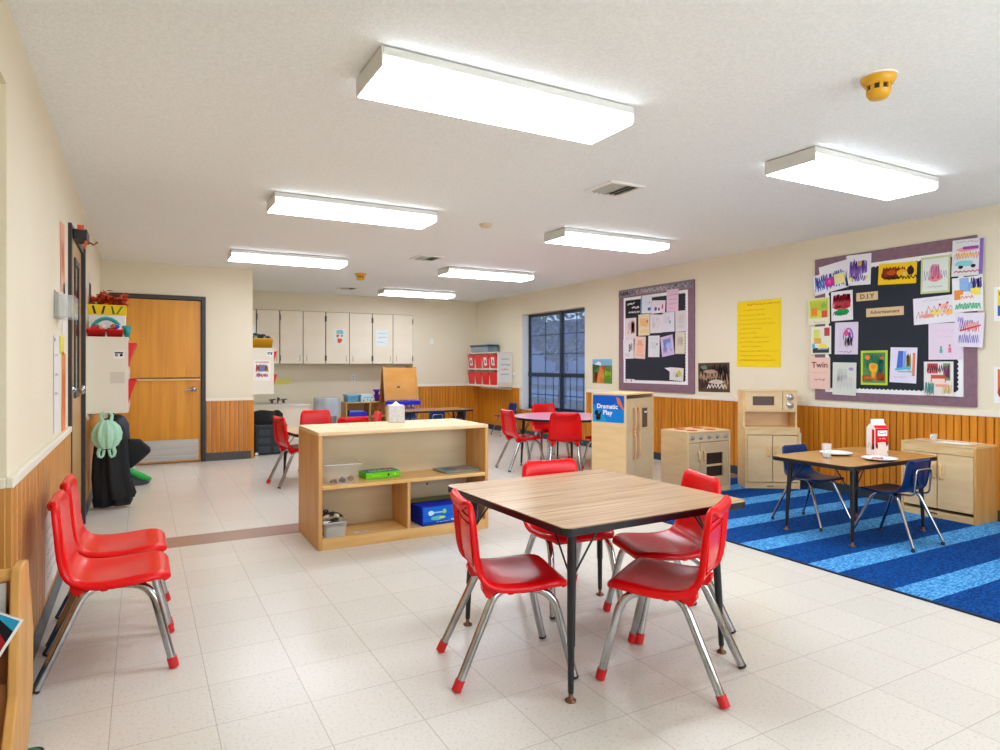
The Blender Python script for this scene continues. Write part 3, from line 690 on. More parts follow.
t = thing('toy_bin', 'clear plastic bin full of black and white toys on the lower shelf', 'bin', (1.10, 4.27, .0705), math.radians(-2))
m = M(); rows = []
for s_, z in ((.86, .002), (.93, .05), (1.0, .10), (1.05, .102), (1.05, .094)): rows.append([(a * s_, b * s_, z) for a, b in roundrect(.155, .19, .025, 4)])
m.grid(rows, 0, True, True); m.prism([(a * .86, b * .86) for a, b in roundrect(.155, .19, .025, 4)], .001, .003); m.build('tub', GLASSF, t)
for i in range(26):
    c = ('16171A', 'E8E8E4', '1B1C20', '3A3A3C', 'D8D0A0', '24262A')[i % 6]; m = M(); a, b, z = rnd.uniform(-.05, .05), rnd.uniform(-.065, .065), .02 + i * .0052
    k = i % 3
    if k == 0: m.ball((0, 0, 0), (.026, .016, .014), 0, 10, 6)
    elif k == 1: m.cbox((0, 0, 0), (.05, .02, .014)); m.tube([(.0, -.014, -.004), (.0, .014, -.004)], .009)
    else: m.tube([(-.03, 0, 0), (0, .01, .008), (.03, 0, 0)], [.006, .011, .006])
    R_ = Matrix.Rotation(rnd.uniform(0, 6), 3, 'Z') @ Matrix.Rotation(rnd.uniform(-.6, .6), 3, 'X')
    o = m.build('toy_piece', mat('toy_' + c, c, .4)); o.location = (1.10 + a, 4.27 + b, .0705 + z + .006); o.rotation_euler = R_.to_euler()
    tag(o, 'small black, white or yellow toy heaped in the clear lower-shelf bin', 'toy', 'toys heaped in the clear lower-shelf bin')
# blue game box
t = thing('game_box', 'bright blue rounded-end toy box with pictures on the lower shelf', 'box', (1.905, 4.31, .0705), math.radians(3))
Pr = [(-.115, 0), (.075, 0), (.09, .06), (.075, .125), (-.10, .13), (-.125, .06)]
M().prism([(y, z) for y, z in Pr], -.22, .22, 0, Matrix(((0, 0, 1), (1, 0, 0), (0, 1, 0)))).build('box', paint('0B2BB8'), t, bevel=.004)
pv = [(-.5, -.48), (.5, -.48), (.5, .48), (-.5, .48)]
o = sheet('front_print', 'B', (.0, -.1235, .066), .43, .122, '1668D8', [('p', [(-.5, -.5), (.5, -.5), (.5, -.38), (-.5, -.32)], '0E3FA8'), ('e', -.36, .15, .10, .28, 'BFE8F8'), ('r', -.20, .16, .22, .08, '8FC8F0'), ('e', -.12, .18, .07, .24, '0000'.replace('0000', '9FD86A')),
      ('e', -.24, -.15, .26, .24, '5FC6B8'), ('e', -.16, -.14, .10, .12, 'D6E050'), ('e', .12, .22, .035, .24, 'F4F6F8'), ('e', .13, -.02, .05, .18, 'A86A60'), ('r', .27, .12, .07, .18, 'E4EEF4'), ('e', .10, -.2, .07, .15, 'E8F0F0'), ('e', .45, -.12, .1, .26, 'DCE04A'),
      ('w', .17, -.30, .34, .14, .006, 'FFFFFF'), ('w', -.1, -.38, .34, .04, .003, 'BBD8F4')], None, None, parent=t, curl=0)
M().box(-.235, .2, .092, .106, 0, .150).build('back_insert', mat('olive_card', '6B6A34', .6), t)

# ------------------------------------------------------------------ play kitchen
def knob(m_parent, loc, r=.014, nm='knob', mt=None, R=Matrix.Rotation(PI / 2, 3, 'X')):
    o = M().lathe([(r * 1.25, 0), (r * 1.25, .003), (r * .9, .006), (r * .8, .018), (.001, .02)], (0, 0, 0), 0, 14, R=R).build(nm, mt or mat('knob_grey', '9BA1A6', .35, metal=.5), m_parent, loc=loc)
    return o
def wood_pull(parent, x, z, h=.085, y=0, rd=1):
    m = M(); m.tube(arc([(x, y, z - h / 2), (x, y - .022, z - h / 2 + .008), (x, y - .022, z + h / 2 - .008), (x, y, z + h / 2)], 4, .02), .0085, 0, 8)
    return m.build('handle', BIRCHL, parent)
# refrigerator
t = thing('play_refrigerator', 'tall birch play refrigerator with two long wooden handles', 'play kitchen', (3.615, 4.346, .0085), math.radians(21))
W_, D_, H_ = .51, .34, .925
M().box(0, .016, .0, D_, 0, H_ - .012).build('side_panel', BIRCH, t, bevel=.002); M().box(W_ - .016, W_, 0, D_, 0, H_ - .012).build('side_panel', BIRCH, t, bevel=.002)
M().box(0, W_, 0, D_, H_ - .014, H_).build('top_panel', BIRCHL, t, bevel=.003); M().box(.016, W_ - .016, D_ - .008, D_, 0, H_ - .014).build('back_panel', BIRCH, t)
M().box(.016, W_ - .016, .006, D_ - .01, 0, .05).build('base', BIRCHL, t)
GD = mat('door_birch', 'D3B78F', .5, noise=('C9AB82', (2, 2, 14), .3, .75, 3))
d1 = M().box(.02, .168, .004, .020, .055, H_ - .045).build('door', GD, t, bevel=.002); d2 = M().box(.174, W_ - .02, .004, .020, .055, H_ - .045).build('door', GD, t, bevel=.002)
for d, x in ((d1, .135), (d2, .205)):
    for a, b in ((.36, .575), (.59, .80)):
        m = M(); m.tube([(x, .004, a), (x, -.022, a + .01), (x, -.03, (a + b) / 2), (x, -.022, b - .01), (x, .004, b)], .008, 0, 8); m.ball((x, -.015, a + .005), .012); m.ball((x, -.015, b - .005), .012); m.build('handle', mat('handle_wood', 'DDA878', .4), d)
m = M().box(.30, .39, .0, .004, .62, .79); m.build('ice_dispenser', mat('walnut_dark', '5A4636', .5), d2, bevel=.001); M().cbox((.345, -.006, .755), (.03, .014, .014)).build('dispenser_knob', WHITE, d2)
o = sheet('poster', 'L', (0, 0, 0), .31, .235, '1180D8', [('p', [(-.5, .15), (.5, .0), (.5, .5), (-.5, .5)], '0A5CC4'), ('p', [(-.5, -.5), (0, -.5), (-.2, -.2), (-.5, .0)], '1E9CDC'), ('t', 'Dramatic', -.03, .08, .056, 'F4F8FA', 1.0), ('t', 'Play', -.02, -.15, .058, 'F4F8FA', 1.0),
      ('p', [(.26, .44), (.36, .40), (.5, .0), (.48, -.02), (.40, .06), (.30, .2)], 'E0702A'), ('e', -.38, -.16, .12, .20, '15151C'), ('e', -.32, -.33, .16, .24, '14162A'), ('p', [(-.32, -.25), (-.2, -.05), (-.24, -.28)], '14162A')],
      'blue Dramatic Play poster on the side of the play refrigerator', 'poster', curl=.001)
Tm = Matrix.Translation((3.615, 4.346, .0085)) @ Matrix.Rotation(math.radians(21), 4, 'Z') @ Matrix.Translation((-.0012, .170, .792)) @ Matrix(((0, 0, -1, 0), (-1, 0, 0, 0), (0, 1, 0, 0), (0, 0, 0, 1)))
o.matrix_basis = Tm
# stove
t = thing('play_stove', 'birch play stove with five grey knobs, right of the play refrigerator', 'play kitchen', (4.315, 4.33, .0085))
W_, D_, H_ = .545, .345, .565
M().box(0, .016, 0, D_, 0, H_ - .014).build('side_panel', BIRCH, t, bevel=.002); M().box(W_ - .016, W_, 0, D_, 0, H_ - .014).build('side_panel', BIRCH, t, bevel=.002)
M().box(0, W_, 0, D_, H_ - .014, H_).build('top_panel', BIRCHL, t, bevel=.003); M().box(.016, W_ - .016, D_ - .008, D_, 0, H_ - .014).build('back_panel', BIRCH, t)
M().box(.016, W_ - .016, .006, D_ - .01, 0, .045).build('base', BIRCHL, t)
for k, (a, b) in enumerate(((.15, .1), (.38, .1), (.15, .25), (.38, .25))):
    M().lathe([(.052, 0), (.052, .003), (.001, .0035)], (a, b, H_), 0, 22).build('burner', mat('burner_red', 'C4332C', .5), t)
M().box(.016, W_ - .016, .004, .02, H_ - .10, H_ - .016).build('control_panel', GD, t)
for k in range(5): knob(t, (.06 + k * .105, .004, H_ - .055), .017)
d1 = M().box(.02, .155, .004, .02, .05, H_ - .105).build('door', GD, t, bevel=.002)
d2 = M()
for a, b, c, d in ((.161, .24, .05, H_ - .105), (.455, W_ - .02, .05, H_ - .105), (.24, .455, .05, .14), (.24, .455, .36, H_ - .105)): d2.box(a, b, .004, .02, c, d)
d2 = d2.build('door', GD, t)
wood_pull(d1, .13, .34, y=.004); wood_pull(d2, .20, .34, y=.004)
M().box(.236, .459, .030, .034, .135, .365).build('oven_opening', mat('oven_dark', '2A1B14', .6), t)
M().box(.236, .459, .012, .029, .235, .252).build('oven_rack', BIRCHL, t)
# hutch with microwave
Rz = math.radians(-33.8)
t = thing('play_hutch', 'birch play hutch with toy microwave above two cupboard doors', 'play kitchen', (5.03, 4.30, .0085), Rz)
W_, D_ = .50, .27
H1, H2 = .565, .93
M().box(0, .016, 0, D_, 0, H1).box(0, .016, .075, D_, H1, H2 - .014).build('side_panel', BIRCHL, t); M().box(W_ - .016, W_, 0, D_, 0, H1).box(W_ - .016, W_, .075, D_, H1, H2 - .014).build('side_panel', BIRCHL, t)
M().box(0, W_, 0, D_, H1, H1 + .014).build('counter', BIRCHL, t, bevel=.003); M().box(0, W_, .06, D_, H2 - .014, H2).build('top_panel', BIRCHL, t, bevel=.003)
M().box(.016, W_ - .016, D_ - .01, D_, 0, H2 - .014).build('back_panel', BIRCH, t); M().box(.016, W_ - .016, .06, D_ - .012, .725, .74).build('shelf_board', BIRCHL, t)
M().box(.016, W_ - .016, .012, .02, .0, .055).build('base', BIRCHL, t)
M().box(.016, W_ - .016, .006, .02, H1 - .055, H1).build('rail', BIRCHL, t)
for a, b, hx in ((.02, .247, .215), (.253, W_ - .02, .285)):
    d = M().box(a, b, .002, .016, .062, H1 - .062).build('door', BIRCH, t, bevel=.002)
    wood_pull(d, hx, .355, .09, .002)
    M().cbox((hx, -.003, .355), (.045, .008, .10)).build('handle_plate', BIRCHL, d, bevel=.01)
M().box(.20, .26, .009, .012, .018, .026).build('badge', mat('badge_dark', '4A4038', .5), t)
f = M()
for a, b, c, d in ((.016, .085, .742, H2 - .016), (.285, .36, .742, H2 - .016), (.085, .285, .742, .785), (.085, .285, .872, H2 - .016)): f.box(a, b, .062, .078, c, d)
f = f.build('microwave_door', BIRCH, t); M().box(.083, .287, .080, .084, .78, .875).build('microwave_window', mat('oven_dark2', '5A3A2C', .4), f)
M().box(.366, W_ - .016, .062, .078, .742, H2 - .016).build('control_panel', BIRCH, t)
for z in (.865, .79): knob(t, (.43, .062, z), .028, 'dial', mat('dial_chrome', 'D0CCC8', .3, metal=.6))
M().tube([(W_ + .002, .05, H1 - .04), (W_ + .022, .05, H1 - .04), (W_ + .022, .05, H1 - .18), (W_ + .002, .05, H1 - .18)], .006).build('towel_rail', WHITE, t)
# sink cabinet
t = thing('play_sink', 'birch play sink cupboard at the right edge, beside the wall', 'play kitchen', (5.335, 3.025, .0085), math.radians(-90))
W_, D_, H_ = .535, .31, .572
M().box(0, .016, 0, D_, 0, H_ - .014).build('side_panel', BIRCHL, t, bevel=.002); M().box(W_ - .016, W_, 0, D_, 0, H_ - .014).build('side_panel', PLYW, t, bevel=.002)
m = M(); m.box(0, W_, 0, .035, H_ - .016, H_).box(0, W_, D_ - .03, D_, H_ - .016, H_).box(0, .10, .035, D_ - .03, H_ - .016, H_).box(W_ - .10, W_, .035, D_ - .03, H_ - .016, H_); m.build('top_panel', BIRCHL, t)
M().box(.016, W_ - .016, D_ - .008, D_, 0, H_ - .016).build('back_panel', BIRCH, t); M().box(.016, W_ - .016, .01, D_ - .01, 0, .05).build('base', BIRCHL, t)
m = M(); rows = []
for s_, z in ((1.02, H_ + .003), (.98, H_ + .003), (.93, H_ - .03), (.85, H_ - .07), (.01, H_ - .072)): rows.append([(.2675 + a * s_, .16 + b * s_, z) for a, b in roundrect(.40, .25, .05, 4)])
m.grid(rows, 0, True, True).build('basin', WHITEP, t)
M().box(.016, W_ - .016, .004, .012, H_ - .075, H_ - .018).build('rail', BIRCHL, t)
for a, b, hx in ((.02, .264, .235), (.271, W_ - .018, .30)):
    d = M().box(a, b, .001, .014, .075, H_ - .080).build('door', BIRCH, t, bevel=.002)
    wood_pull(d, hx, .36, .10, .001); M().cbox((hx, -.004, .36), (.04, .008, .115)).build('handle_plate', BIRCHL, d, bevel=.01)
M().box(.20, .265, .006, .009, .028, .038).build('badge', mat('badge_dark', '4A4038', .5), t)
t = thing('toy_cup', 'small white toy cup with handle on the play sink', 'cup', (5.47, 2.85, .5835))
m = M(); m.lathe([(.02, 0), (.022, .003), (.027, .05), (.027, .053), (.024, .053), (.019, .006), (.001, .006)], (0, 0, 0), 0, 16); m.build('cup', GLASSF, t)
M().tube([(-.025, 0, .048), (-.045, 0, .044), (-.045, 0, .02), (-.023, 0, .014)], .004).build('handle', WHITEP, t)
M().box(-.05, .05, -.05, .05, -.002, .003).build('stand', BIRCHL, t)
# table things
TZ = .0085 + .53 + .0005
t = thing('milk_carton', 'red and white milk carton on the small oak table', 'carton', (4.60, 2.775, TZ), math.radians(-25))
a = .048
cm = [(-a, -a), (a, -a), (a, a), (-a, a)]
MK = [paint('F2EEEC'), paint('D8181C'), paint('3C58A8')]
m = M(); m.box(-a, a, -a, a, 0, .195); m.add([(-a, -a, .195), (a, -a, .195), (a, 0, .232), (-a, 0, .232), (-a, a, .195), (a, a, .195)], [(0, 1, 2, 3), (3, 2, 5, 4), (0, 3, 4), (1, 5, 2)]); m.box(-a, a, -.003, .003, .230, .256)
m.build('carton', MK[0], t)
sheet('front_print', 'B', (0, -a - .0005, .0975), .094, .192, 'D8181C', [('p', [(-.5, -.5), (.5, -.5), (.5, -.1), (.2, 0), (-.3, -.02), (-.5, -.2)], 'EADFD8'), ('r', .05, .32, .74, .2, 'F4F4F6'), ('w', .05, .32, .6, .09, .004, '3C58A8'), ('w', .03, .12, .5, .05, .003, 'F6E4E0'), ('r', .08, -.28, .5, .42, 'E6DCD4'), ('e', -.38, -.15, .16, .2, '6A1A22'), ('e', .38, -.08, .14, .14, '5A1A1E'), ('e', .44, -.38, .1, .14, 'D08A3A')], None, None, parent=t, curl=0)
o = sheet('side_print', 'B', (0, 0, 0), .094, .192, 'EFE9E6', [('r', .3, .1, .3, .7, 'C4202A'), ('e', .3, -.2, .3, .2, '5A1420'), ('w', -.1, -.2, .5, .3, .003, '8A8088')], None, None, parent=t, curl=0)
o.matrix_basis = Matrix.Translation((-a - .0005, 0, .0975)) @ Matrix(((0, 0, -1, 0), (-1, 0, 0, 0), (0, 1, 0, 0), (0, 0, 0, 1)))
m = M(); m.add([(-a, -a - .0006, .1955), (a, -a - .0006, .1955), (a * .98, -a * .5, .2135), (-a * .98, -a * .5, .2135)], [(0, 1, 2, 3)]); m.build('top_print', MK[1], t)
def plate(x, y, label, food):
    t = thing('plate', label, 'plate', (x, y, TZ), group='white plates on the small oak table')
    M().lathe([(.001, .004), (.07, .004), (.085, .008), (.108, .015), (.110, .0175), (.105, .018), (.08, .011), (.07, .008), (.001, .007)], (0, 0, 0), 0, 32).build('dish', mat('plate_white', 'E4EAEC', .25), t)
    M().lathe([(.085, 0), (.085, .004), (.07, .0042)], (0, 0, 0), 0, 28).build('foot_ring', BLACK, t)
    if food:
        m = M(); m.tube([(-.05, -.02, .012), (-.02, .01, .012), (.02, -.01, .012), (.05, .015, .012)], .006, 0, 6); m.tube([(-.03, .03, .012), (.03, .035, .012)], .005, 0, 6)
        m.build('print', mat('plate_print', 'C87A7A', .5), t)
plate(4.36, 2.93, 'white plate at the back left of the small oak table behind the glass', 0)
plate(4.36, 2.615, 'white plate with pinkish print at the front of the small oak table', 1)
def tumbler(x, y, h, r, label, nm='tumbler'):
    t = thing(nm, label, 'cup', (x, y, TZ)); m = M()
    m.lathe([(r * .8, 0), (r * .82, .004), (r, h), (r * .94, h), (r * .74, .012), (.001, .012)], (0, 0, 0), 0, 18); m.build('glass', mat('tumbler_clear', 'F2F6F8', .1, alpha=.26), t)
    M().lathe([(r * .79, .001), (r * .80, .010)], (0, 0, 0), 0, 8).build('base', mat('glass_base', '4A5560', .3), t)
tumbler(4.14, 2.85, .100, .032, 'clear plastic tumbler in front of the back plate')

# ------------------------------------------------------------------ bulletin boards on the right wall
MAUVE = mat('mauve_fabric', '8A6B78', .8, noise=('7F606D', (30, 30, 30), .3, .7, 2))
BLKP = mat('black_paper', '1E2430', .8)
SCAL = mat('scallop_white', 'F0F0F2', .7)
def board(name, label, y0, y1, z0, z1, iy0, iy1, iz0, iz1, fr):
    t = thing(name, label, 'bulletin board', (XR, (y0 + y1) / 2, (z0 + z1) / 2))
    cy, cz = (y0 + y1) / 2, (z0 + z1) / 2
    M().box(-.020, -.001, y0 - cy, y1 - cy, z0 - cz, z1 - cz).build('panel', MAUVE, t, bevel=.003)
    M().box(-.0225, -.0205, iy0 - cy, iy1 - cy, iz0 - cz, iz1 - cz).build('white_border', SCAL, t)
    # black paper with a scalloped outline
    b = .045; a0, a1, c0, c1 = iy0 + b - cy, iy1 - b - cy, iz0 + b - cz, iz1 - b - cz; P = []
    def run(p, q):
        n = max(4, int(math.hypot(q[0] - p[0], q[1] - p[1]) / .035)); L = math.hypot(q[0] - p[0], q[1] - p[1]); nx, ny = (q[1] - p[1]) / L, -(q[0] - p[0]) / L
        for i in range(n * 4):
            s = i / (n * 4); k = abs(math.sin(PI * s * n)) * .011; P.append((p[0] + (q[0] - p[0]) * s + nx * k, p[1] + (q[1] - p[1]) * s + ny * k))
    run((a0, c0), (a1, c0)); run((a1, c0), (a1, c1)); run((a1, c1), (a0, c1)); run((a0, c1), (a0, c0))
    M().prism(P, -.0245, -.0227, 0, Matrix(((0, 0, 1), (1, 0, 0), (0, 1, 0)))).build('black_paper', BLKP, t)
    return t
b1 = board('bulletin_board', 'tall mauve-framed bulletin board nearer the window', 5.56, 6.925, .845, 2.18, 5.655, 6.82, .945, 2.07, .1)
# patterned strip along its top
sheet('patterned_strip', 'R', (-.0215, 0, .615), 1.34, .085, '8E8690', [('s', -.3, 0, .38, .7, 24, .006, '4A4650'), ('s', 0, 0, .5, .7, 30, .006, 'C9C2C6'), ('s', .32, 0, .34, .7, 22, .006, '3E4650'), ('e', -.2, 0, .04, .5, 'A8323E'), ('e', .02, .1, .03, .4, '6A8A6A'), ('s', -.42, 0, .14, .8, 8, .01, '2A2A34'), ('s', .1, 0, .7, .6, 26, .004, 'E4DEE2')], None, None, parent=b1, curl=0)
b2 = board('bulletin_board', 'wide mauve-framed bulletin board full of drawings at right of the yellow sheet', 2.63, 4.005, .853, 2.185, 2.72, 3.895, .93, 2.08, .1)
PX = XR - .0262
def paper(y, z, w_, h_, base, shapes, label, tilt=0, x=PX, seed=0, grp='childrens drawings on the wide bulletin board', nm='drawing', cat='drawing', curl=.006, th=.0012):
    global PX2
    return sheet(nm, 'R', (x, y, z), w_, h_, base, shapes, label, cat, grp, tilt, th=th, seed=seed + int(y * 100), curl=curl)
W0 = 'E9E6EE'
K = PX - .004
paper(3.80, 2.045, .30, .16, W0, [], 'blank white sheet peeking out above the blue and magenta drawing', 8, x=PX)
paper(3.841, 1.958, .34, .19, 'E4E4F2', [('s', 0, .1, .9, .7, 30, .010, '4458B8'), ('s', 0, -.1, .9, .6, 26, .008, '5A70C8'), ('r', -.02, -.02, .24, .44, 'C0359A'), ('r', .28, .02, .30, .50, 'E6E29A'), ('e', -.02, .0, .1, .2, 'E05AA8')], 'blue crayon drawing with magenta and yellow squares, tilted at top left', 9, x=K)
paper(3.568, 2.033, .232, .275, W0, [('s', 0, .1, .7, .5, 26, .008, '7A55C0'), ('s', -.1, -.05, .5, .5, 18, .008, '9A72D4'), ('e', .05, .2, .2, .15, 'D8A85A'), ('e', -.3, -.3, .18, .12, 'E6DC6A'), ('e', .32, -.25, .18, .12, 'E6DC6A'), ('s', .05, -.28, .5, .2, 12, .006, '6A4AB0')], 'purple crayon scribble drawing with yellow dots, top row', -2, x=K)
paper(3.226, 1.958, .32, .18, 'F0C81A', [('e', -.1, .0, .7, .6, '6A2A18'), ('s', 0, .1, .8, .5, 20, .010, '9A3A1A'), ('e', .15, 0, .3, .4, 'E8B020'), ('e', -.15, .05, .25, .25, 'C8501A'), ('s', .1, -.2, .8, .2, 18, .008, '2A1A1A'), ('e', .35, .1, .2, .4, '3A1A14'), ('e', .2, -.05, .1, .2, 'D8D060')], 'wide dark yellow and brown painting at top centre', -3, x=K)
paper(2.922, 1.911, .222, .298, 'C9CF9A', [('r', 0, 0, .86, .88, 'DCE4DC'), ('s', 0, .0, .8, .3, 20, .003, '8A90C0'), ('e', 0, .12, .36, .34, 'DFA8BC'), ('e', 0, -.08, .46, .22, 'E88AA0'), ('s', 0, .1, .3, .4, 16, .003, 'C05A80'), ('w', 0, -.32, .5, .06, .003, '7A8A8A'), ('e', -.08, -.08, .07, .06, 'C03A50'), ('e', .1, -.08, .07, .06, 'C03A50')], 'drawing of a pink cupcake inside a pale green border', -1, x=K)
paper(2.687, 2.017, .218, .285, 'DDE0E4', [('r', .44, 0, .12, .96, '8A6AC0'), ('e', 0, .22, .7, .12, 'E8A0A8'), ('r', .1, .26, .5, .08, 'A04AA8'), ('e', -.1, .08, .7, .1, 'E8DC8A'), ('s', 0, .05, .8, .2, 18, .004, 'E88A60'), ('e', -.1, -.16, .6, .16, '8AD0D0'), ('e', -.2, -.26, .16, .1, '2A2A34'), ('e', .2, -.24, .16, .1, '2A2A34'), ('s', 0, -.38, .8, .06, 12, .008, 'D85060'), ('w', 0, .42, .7, .05, .003, 'B06A50')], 'drawing with teal car and purple edge at the top right corner', -2, x=K - .003)
paper(2.685, 1.730, .215, .27, 'E8EAEC', [('r', -.1, .28, .3, .4, '8FB4E8'), ('s', .3, .3, .35, .36, 14, .008, '7A60C0'), ('e', .1, .2, .16, .3, '7AA8E0'), ('r', -.28, .0, .3, .28, 'E8924A'), ('r', .26, .06, .3, .2, 'F0DC5A'), ('r', .0, -.08, .44, .16, 'F0E4E4'), ('s', 0, -.34, .8, .2, 18, .010, '7AD8A8'), ('s', 0, -.08, .4, .1, 8, .004, 'C04A5A')], 'colourful room drawing with purple window and orange box, right edge', 1, x=K - .006)
paper(2.917, 1.626, .345, .218, 'E6E4EE', [('s', -.1, -.14, .7, .3, 14, .006, 'E0A08A'), ('e', .2, .1, .16, .22, 'F0B0A8'), ('e', .0, -.1, .28, .2, 'F0D87A'), ('e', .3, -.12, .24, .2, 'EEC07A'), ('e', -.2, -.2, .3, .14, 'E8A090'), ('s', .1, .02, .6, .3, 10, .004, 'D8705A'), ('e', .1, .18, .06, .08, 'C03A3A'), ('e', .26, .22, .06, .08, 'C03A3A'), ('w', 0, .36, .6, .06, .002, 'A8A8B8')], 'wide drawing of yellow and pink crowns beneath the cupcake', 2, x=K - .003)
paper(2.848, 1.369, .25, .292, 'E4D4E6', [('e', -.12, -.16, .06, .08, '3A9A90'), ('r', -.12, -.26, .09, .12, '5ABCAE'), ('e', .14, -.12, .06, .08, 'D85A78'), ('r', .14, -.24, .09, .14, 'E07A9A'), ('w', .05, .12, .5, .03, .002, 'C8A8C8'), ('s', 0, .3, .7, .1, 8, .0015, 'CDB6D6')], 'pale pink sheet with two tiny teal and pink figures', 0, x=K)
paper(2.675, 1.452, .205, .265, 'E2DAEA', [('s', .05, .1, .6, .4, 16, .004, 'D8604A'), ('s', -.1, .15, .5, .4, 12, .003, '8A6AC0'), ('e', .1, .1, .3, .2, 'E6A0A0'), ('s', 0, -.25, .7, .3, 22, .003, '5A50B8'), ('s', -.3, .3, .2, .2, 8, .003, '7A7AD0'), ('p', [(-.3, -.05), (.4, .12), (.4, .16), (-.3, 0)], 'C84038')], 'red and violet scribble drawing hanging off the right frame', -3, x=K - .008)
G_ = 'D9D2E0'
paper(3.954, 1.690, .22, .25, 'E6E4C8', [('r', 0, .1, .9, .72, 'D0DC5A'), ('s', 0, .2, .8, .4, 18, .008, 'B8C838'), ('r', -.22, -.02, .3, .3, 'E88A3A'), ('r', .26, -.12, .26, .26, 'D85A4A'), ('e', .24, .2, .24, .2, '8AB850'), ('w', 0, -.42, .6, .05, .003, 'B09A9A')], 'yellow-green drawing with an orange pot on the left frame', 1, x=K - .002)
paper(3.724, 1.723, .21, .27, 'E8E2E8', [('s', .0, .22, .8, .4, 26, .012, 'D82838'), ('e', 0, .02, .8, .3, 'D0303C'), ('s', .0, .08, .8, .3, 22, .010, 'E05060'), ('e', .0, -.22, .7, .24, '28A058'), ('s', -.1, -.24, .6, .16, 12, .008, '1E8A4A'), ('e', -.1, -.02, .1, .06, '1A1A1E')], 'drawing of red over green scribble, left part of board', 1, x=K)
paper(3.933, 1.413, .21, .262, 'E4E6D4', [('r', -.2, .15, .3, .5, 'D8DC70'), ('r', .3, .3, .26, .3, 'C04A50'), ('r', -.15, -.02, .34, .2, 'E0A850'), ('e', .1, -.2, .5, .14, 'F0E048'), ('r', .0, -.36, .8, .18, '3A4450'), ('e', -.36, -.2, .16, .2, '60B8D0'), ('r', .1, -.3, .5, .06, 'B0B8C0')], 'pale drawing of a yellow room with red square, left edge', 0, x=K - .003)
paper(3.681, 1.423, .222, .292, 'DCD2E4', [('s', .0, 0, .6, .7, 14, .002, 'B8A8D0'), ('e', .08, .05, .44, .56, '9A60B8'), ('e', .08, .03, .34, .46, 'D8D0DC'), ('e', .0, .16, .18, .2, 'E04878'), ('s', .1, -.1, .3, .34, 18, .005, '1E1A28'), ('e', .14, .1, .12, .2, '7A3AA0'), ('w', -.05, -.42, .6, .07, .004, '7A5AA8')], 'lilac sheet with an oval face in magenta, purple and black', -1, x=K)
paper(3.947, 1.101, .215, .30, 'EAC8B8', [('t', 'Twin', .0, .26, .075, '8A4A48', 1.1), ('w', .0, -.2, .5, .06, .006, 'A0503A'), ('r', 0, .02, .9, .012, 'D8A898')], 'pink sheet lettered in brown at the lower left corner', 0, x=K)
paper(3.700, 1.054, .228, .298, 'D5D8CE', [('s', -.1, .15, .4, .4, 14, .002, '9AA8A0'), ('e', .28, .3, .2, .1, 'A896C8'), ('s', .0, -.1, .7, .5, 16, .0015, 'A8A0B8'), ('e', -.2, .2, .16, .1, 'C0C8C0'), ('s', -.2, 0, .2, .2, 10, .002, '808890')], 'faint pencil drawing on grey paper, lower left', -1, x=K - .002)
paper(3.425, 1.156, .238, .302, 'B8D838', [('r', 0, 0, .84, .88, '5A8A5A'), ('s', 0, .2, .7, .4, 20, .008, '2F7A58'), ('e', -.25, .3, .2, .14, 'E88A30'), ('e', .3, .28, .14, .1, 'D86A28'), ('e', -.02, .0, .34, .3, 'F0B428'), ('e', -.02, .04, .2, .14, 'E8922A'), ('s', -.2, -.3, .5, .2, 16, .008, 'E0702A'), ('s', .25, -.26, .3, .3, 12, .008, 'C85A28'), ('s', .25, .05, .2, .4, 12, .006, '3AA090'), ('e', -.02, -.2, .16, .2, 'E8A830')], 'green-framed picture of an orange animal among leaves', 0, x=K)
paper(3.174, 1.179, .22, .298, 'E2DEF0', [('p', [(-.25, -.1), (-.2, .4), (.0, .4), (-.02, -.1)], '4A70D0'), ('p', [(-.02, -.1), (.02, .4), (.1, .4), (.1, -.1)], '7AA8E8'), ('s', .2, .1, .16, .5, 14, .006, 'F0D850'), ('p', [(.34, .35), (.44, .35), (.44, -.3), (.34, -.3)], 'E8885A'), ('r', .1, -.18, .6, .04, '6AC8C8'), ('p', [(-.3, -.1), (.3, -.02), (.3, -.1), (-.3, -.16)], '5AB8D8'), ('w', -.1, -.34, .5, .04, .002, '8A80A8')], 'white sheet with blue, yellow and orange vertical stripes', -2, x=K - .002)
paper(2.896, 1.070, .222, .275, 'E6E0DC', [('r', -.2, .3, .36, .3, 'D8606A'), ('s', -.1, .3, .6, .3, 18, .005, '4A2A34'), ('r', .28, .2, .24, .5, '7A9A70'), ('s', .28, .2, .2, .4, 14, .005, 'B04A8A'), ('r', 0, .0, .5, .22, 'C85848'), ('r', 0, -.06, .44, .12, 'F0D8D0'), ('s', -.3, -.3, .3, .4, 14, .006, '5AB0A8'), ('s', .3, -.3, .3, .3, 12, .004, 'E8C858'), ('r', .1, -.2, .4, .08, 'E8A090')], 'drawing of a red table in a busy room, bottom right', 0, x=K - .004)
paper(3.491, 1.788, .196, .075, 'D9BE92', [('t', 'D.I.Y', 0, -.02, .058, '6A4A30', 1.1)], 'tan strip lettered D.I.Y on the black board', 0, grp=None, nm='title_strip', cat='sign', curl=.001)
paper(3.335, 1.641, .325, .075, 'D9BE92', [('t', 'Advertisement', 0, 0, .040, '6A4A30', 1.05)], 'tan strip lettered Advertisement on the black board', 0, grp=None, nm='title_strip', cat='sign', curl=.001)
g1 = 'papers on the tall bulletin board'
Q = lambda *a, **k: paper(*a, grp=g1, **k)
Q(6.621, 1.93, .27, .20, '1C2028', [('w', -.15, .25, .5, .16, .012, 'F2F2F4'), ('w', .15, .0, .5, .18, .012, 'F2F2F4'), ('w', .05, -.3, .8, .16, .008, 'F2F2F4')], 'black sign with white lettering at the upper left of the tall board', nm='title_card')
